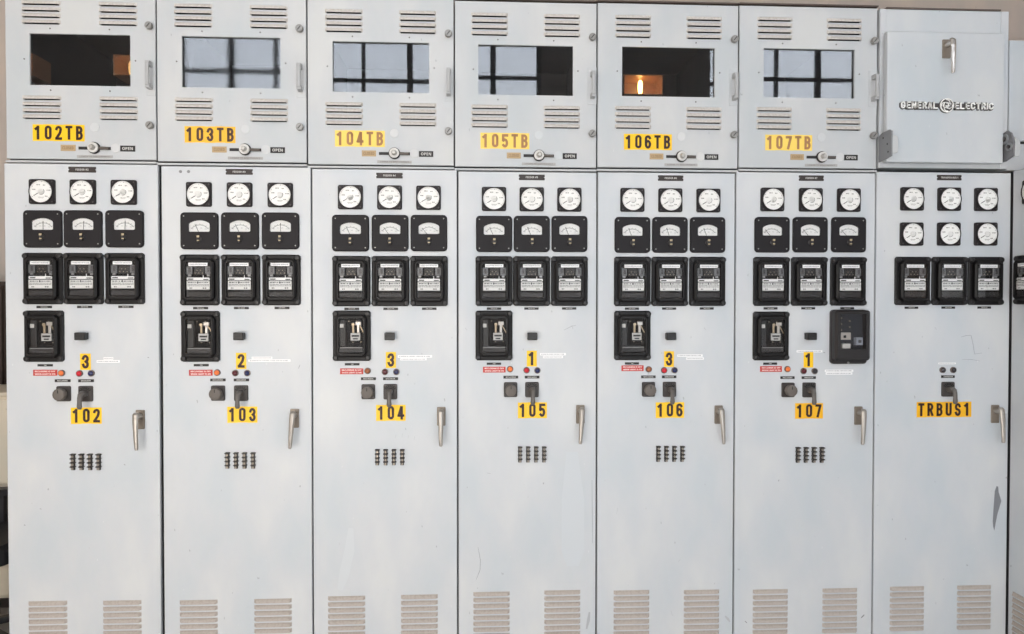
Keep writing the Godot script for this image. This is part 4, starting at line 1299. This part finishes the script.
# ------------------------------------------------------------------ the line-up that turns the corner on the right
func corner_lineup() -> void:
	var xc := at(1010.6, 300).x + 0.001
	frame = Transform3D(Basis(Vector3(0, 0, 1), Vector3(0, 1, 0), Vector3(-1, 0, 0)), Vector3(xc, 0, 0.004))
	var ys := []
	var yt := at(1000, 171.5).y
	var yl := at(1000, 588.5).y
	var lc := lower_cubicle(7, 0.0, 0.68, yt, [Vector2(0.115, yl), Vector2(0.44, yl)], Vector3(0.60, 1.25, 0), 0.0, "light grey cubicle turned at a right angle at the right edge, louvres seen edge-on", 0.002)
	var post := MB.new()
	post.box(Vector3(-0.36, 0.0, -0.20), Vector3(-0.3405, yt, -0.004))
	part("corner_post", post, paint("frame paint", Color.BLACK), lc)
	var ym := at(1011, 195.2).y
	dup("meter", make_meter, "panel_meter", "round white-dial meter seen edge-on at the right edge of the picture, on the turned cubicle", "meter", Vector3(0.130, ym, 0.0008), "round meters")
	dup("relay", make_relay, "protective_relay", "glass-fronted black relay seen edge-on at the right edge of the picture, on the turned cubicle", "relay", Vector3(0.122, at(1011, 280.5).y, 0.0008), "relays in rows of three")
	frame = Transform3D.IDENTITY
	var cool := paint("badge door paint", Color.BLACK)
	var p0 := at(1008.5, 141.0, -0.03)
	var p1 := at(1008.5, 40.2, -0.03)
	var o := thing("corner_cubicle", "plain grey upper cubicle standing back in the corner beside the badge door", "cabinet", Vector3(p0.x, at(1010, 171, -0.03).y, -0.03))
	var y0 := o.position.y
	var m := MB.new()
	m.box(Vector3(0, p0.y - y0, -0.9), Vector3(0.95, p1.y - y0, 0), 0.002)
	part("cover", m, cool, o)
	var n := MB.new()
	n.box(Vector3(0, 0.004, -0.9), Vector3(0.95, p0.y - y0 - 0.010, -0.012), 0.002)
	part("plinth", n, paint("panel paint", Color.BLACK), o)
	var g := MB.new()
	g.box(Vector3(0.002, p0.y - y0 - 0.0101, -0.88), Vector3(0.94, p0.y - y0 + 0.0005, -0.022))
	part("gasket", g, mat("slot black", Color.BLACK), o)

# ------------------------------------------------------------------ what shows past the left end of the row
func left_side() -> void:
	var d0 := at(6, 283, -1.86)
	var dm := MB.new()
	dm.box(Vector3(d0.x - 0.9, 0, -0.03), Vector3(d0.x + 0.25, d0.y, 0.04), 0.004)
	var o := thing("dark_cupboard", "dark brown wooden cupboard against the wall at the far left edge", "cupboard", Vector3(d0.x - 0.35, 0, -1.86))
	var cb := MB.new()
	cb.box(Vector3(-0.55, 0, -0.03), Vector3(0.55, d0.y, 0.34), 0.004)
	part("carcass", cb, mat("dark wood", rgb(58, 44, 38), 0.6), o)
	for s in [-1, 1]:
		var dd := MB.new()
		dd.box(Vector3(minf(s * 0.005, s * 0.54), 0.06, 0.34), Vector3(maxf(s * 0.005, s * 0.54), d0.y - 0.03, 0.36), 0.003)
		var door := part("door", dd, mat("dark wood", Color.BLACK), o)
		part("knob", drum(0.015, 0.02, 0.003, 12), mat("lever steel", Color.BLACK), door, Vector3(s * 0.05, d0.y * 0.55, 0.36))
	var c0 := at(8, 396, -0.75)
	var c := thing("cream_cabinet", "low cream painted cabinet partly hidden at the far left edge", "cabinet", Vector3(c0.x - 0.28, 0, -0.95))
	var b := MB.new()
	b.box(Vector3(-0.4, 0.06, -0.2), Vector3(0.4, c0.y, 0.19), 0.004)
	part("carcass", b, paint("cream paint", rgb(226, 214, 194)), c)
	var tp := MB.new()
	tp.box(Vector3(-0.41, c0.y, -0.21), Vector3(0.41, c0.y + 0.02, 0.21), 0.004)
	part("top", tp, paint("cream paint", Color.BLACK), c)
	for s in [-1, 1]:
		var dd := MB.new()
		dd.box(Vector3(minf(s * 0.004, s * 0.39), 0.08, 0.19), Vector3(maxf(s * 0.004, s * 0.39), c0.y - 0.02, 0.205), 0.003)
		part("door", dd, paint("cream paint", Color.BLACK), c)
	var pl := MB.new()
	pl.box(Vector3(-0.38, 0, -0.18), Vector3(0.38, 0.06, 0.17))
	part("plinth", pl, mat("plinth dark", rgb(60, 56, 54)), c)
	# a black office chair, of which the arm and a piece of the seat show
	var s0 := at(4, 530, -0.34)
	var ch := thing("office_chair", "black office chair partly hidden behind the left end of the row", "chair", Vector3(s0.x - 0.16, 0, -0.40))
	ch.rotation.y = PI / 2
	var vin := mat("chair vinyl", rgb(44, 44, 46), 0.5)
	part("seat", cached("chair_seat", func(q: MB):
		q.xf = Transform3D(Basis(Vector3(1, 0, 0), -PI / 2), Vector3(0, 0.43, 0))
		q.prism(MB.rrect(0.25, 0.25, 0.09), 0, 0.09, 0.025)), vin, ch)
	part("backrest", cached("chair_back", func(q: MB):
		q.prism(shifted(MB.rrect(0.22, 0.24, 0.08), Vector2(0, 0.80)), -0.04, 0.03, 0.02)), vin, ch, Vector3(-0.03, 0, -0.24)).rotation.y = 0.25
	for s in [-1, 1]:
		var arm := MB.new()
		arm.box(Vector3(-0.03, 0.66, -0.15), Vector3(0.03, 0.695, 0.16), 0.008)
		arm.box(Vector3(-0.018, 0.47, -0.05), Vector3(0.018, 0.66, -0.01), 0.003)
		part("armrest", arm, vin, ch, Vector3(s * 0.235, 0, 0))
	part("gas_lift", cached("gas_lift", func(q: MB):
		q.xf = Transform3D(Basis(Vector3(1, 0, 0), -PI / 2), Vector3(0, 0.06, 0))
		q.lathe([Vector2(0.04, 0), Vector2(0.03, 0.1), Vector2(0.025, 0.375)], 14)), mat("chair steel", rgb(70, 70, 72), 0.35, 0.6), ch)
	for k in 5:
		var lg := part("foot", cached("chair_foot", func(q: MB):
			q.box(Vector3(0.02, 0.055, -0.02), Vector3(0.29, 0.085, 0.02), 0.004)), vin, ch)
		lg.rotation.y = k * TAU / 5 + 0.3
		part("castor", cached("castor", func(q: MB): q.lathe([Vector2(0.024, -0.012), Vector2(0.0275, 0), Vector2(0.024, 0.012)], 14)), vin, lg, Vector3(0.27, 0.028, 0))

# ------------------------------------------------------------------ wear with a shape of its own
func wear() -> void:
	var o := find_child("lower_cubicle_006", false, false)
	if o:
		var m := MB.new()
		var pts := PackedVector2Array()
		for q in [[994.3, 530.5], [995.6, 523], [997.4, 514], [1001.3, 501], [998.6, 492], [998.2, 487], [996.7, 485.8], [994.8, 490.8], [993.8, 504], [992.7, 521.6], [993.2, 527]]:
			var p: Vector3 = at(q[0], q[1]) - o.position
			pts.append(Vector2(p.x, p.y))
		m.prism(pts, 0.0, 0.0004)
		part("paint_chip", m, mat("bare grey", rgb(128, 130, 136), 0.6), o)
		scratch(o, [[961, 337], [966, 335.6], [971, 335.4], [973, 344], [974.5, 354], [982, 353]], 0.0022, "pencil", rgb(150, 154, 162))
		scratch(o, [[962, 359.5], [972, 359.6], [980, 361]], 0.0018, "pencil", rgb(150, 154, 162))
	var c105 := find_child("lower_cubicle_003", false, false)
	if c105:
		scratch(c105, [[478, 547], [480.4, 560], [480, 570], [476, 580]], 0.002, "scuff", rgb(130, 134, 142))
		scratch(c105, [[564, 330], [572, 326], [576, 325.5]], 0.002, "scuff", rgb(150, 152, 156))
		scratch(c105, [[572, 326], [573, 329]], 0.002, "scuff", rgb(150, 152, 156))
		scratch(c105, [[592.0, 480], [592.2, 510], [592.6, 543]], 0.0018, "scuff", rgb(130, 134, 142))
		scratch(c105, [[487, 473], [490.5, 473.6]], 0.002, "scuff", rgb(130, 134, 142))
		scratch(c105, [[572, 452], [573, 500], [573, 552], [572.6, 566]], 0.105, "touch_up", rgb(205, 210, 215))
		scratch(c105, [[586.5, 629], [588.5, 620], [589.5, 612]], 0.014, "scuff", rgb(176, 179, 184))
	var c106 := find_child("lower_cubicle_004", false, false)
	if c106:
		scratch(c106, [[725, 616], [728, 619], [730, 622]], 0.012, "scuff", rgb(184, 187, 191))
		scratch(c106, [[617.6, 508], [616.6, 514]], 0.0018, "scuff", rgb(170, 174, 178))
		scratch(c106, [[678, 562], [680.4, 559.5]], 0.0018, "scuff", rgb(170, 174, 178))
		scratch(c106, [[671, 611], [672.6, 616]], 0.0018, "scuff", rgb(160, 164, 168))
	var c107 := find_child("lower_cubicle_005", false, false)
	if c107:
		scratch(c107, [[745, 621], [747, 623]], 0.006, "chip", rgb(112, 112, 116))
		scratch(c107, [[861, 618], [863, 616], [864.4, 614.6]], 0.006, "chip", rgb(112, 112, 116))
		scratch(c107, [[823.4, 352.4], [825, 352.8]], 0.004, "chip", rgb(112, 112, 116))
	var c104 := find_child("lower_cubicle_002", false, false)
	if c104:
		for q in [[396, 434.6], [402.6, 433.6], [408.6, 435.0], [414.6, 436.4]]:
			scratch(c104, [q, [q[0] - 0.6, q[1] + 3.4]], 0.0022, "scuff", rgb(176, 180, 186))
		scratch(c104, [[351, 528], [349.5, 550], [344, 575], [340, 590]], 0.045, "touch_up", rgb(208, 212, 216))
	var c102 := find_child("lower_cubicle", false, false)
	if c102:
		for q in [[147.6, 357.2], [40, 508.6], [24, 524.8], [124, 464.4]]:
			scratch(c102, [q, [q[0] + 1.4, q[1] + 0.6]], 0.004, "chip", rgb(96, 98, 102))
	var c103 := find_child("lower_cubicle_001", false, false)
	if c103:
		scratch(c103, [[300, 364.8], [298.5, 368.6]], 0.0035, "chip", rgb(126, 128, 132))
		for q in [[180.5, 171.6], [188.6, 171.6]]:
			var s := part("screw_hole", drum(0.007, 0.001, 0, 12), mat("hole grey", rgb(140, 140, 142), 0.6), c103, at(q[0], q[1]) - c103.position)

func scratch(o: Node3D, pts: Array, w: float, called: String, c: Color) -> void:
	var m := MB.new()
	var rings := []
	for k in pts.size():
		var p: Vector3 = at(pts[k][0], pts[k][1]) - o.position
		var a := at(pts[maxi(k - 1, 0)][0], pts[maxi(k - 1, 0)][1])
		var b := at(pts[mini(k + 1, pts.size() - 1)][0], pts[mini(k + 1, pts.size() - 1)][1])
		var t := Vector2(b.x - a.x, b.y - a.y).normalized()
		var e := Vector3(-t.y, t.x, 0) * w / 2 * (0.5 if k == 0 or k == pts.size() - 1 else 1.0)
		rings.append([p + e, p - e, p - e + Vector3(0, 0, 0.0003), p + e + Vector3(0, 0, 0.0003)])
	m.loft(rings)
	part(called + "_mark", m, mat("mark %s" % c.to_html(), c, 0.6), o)
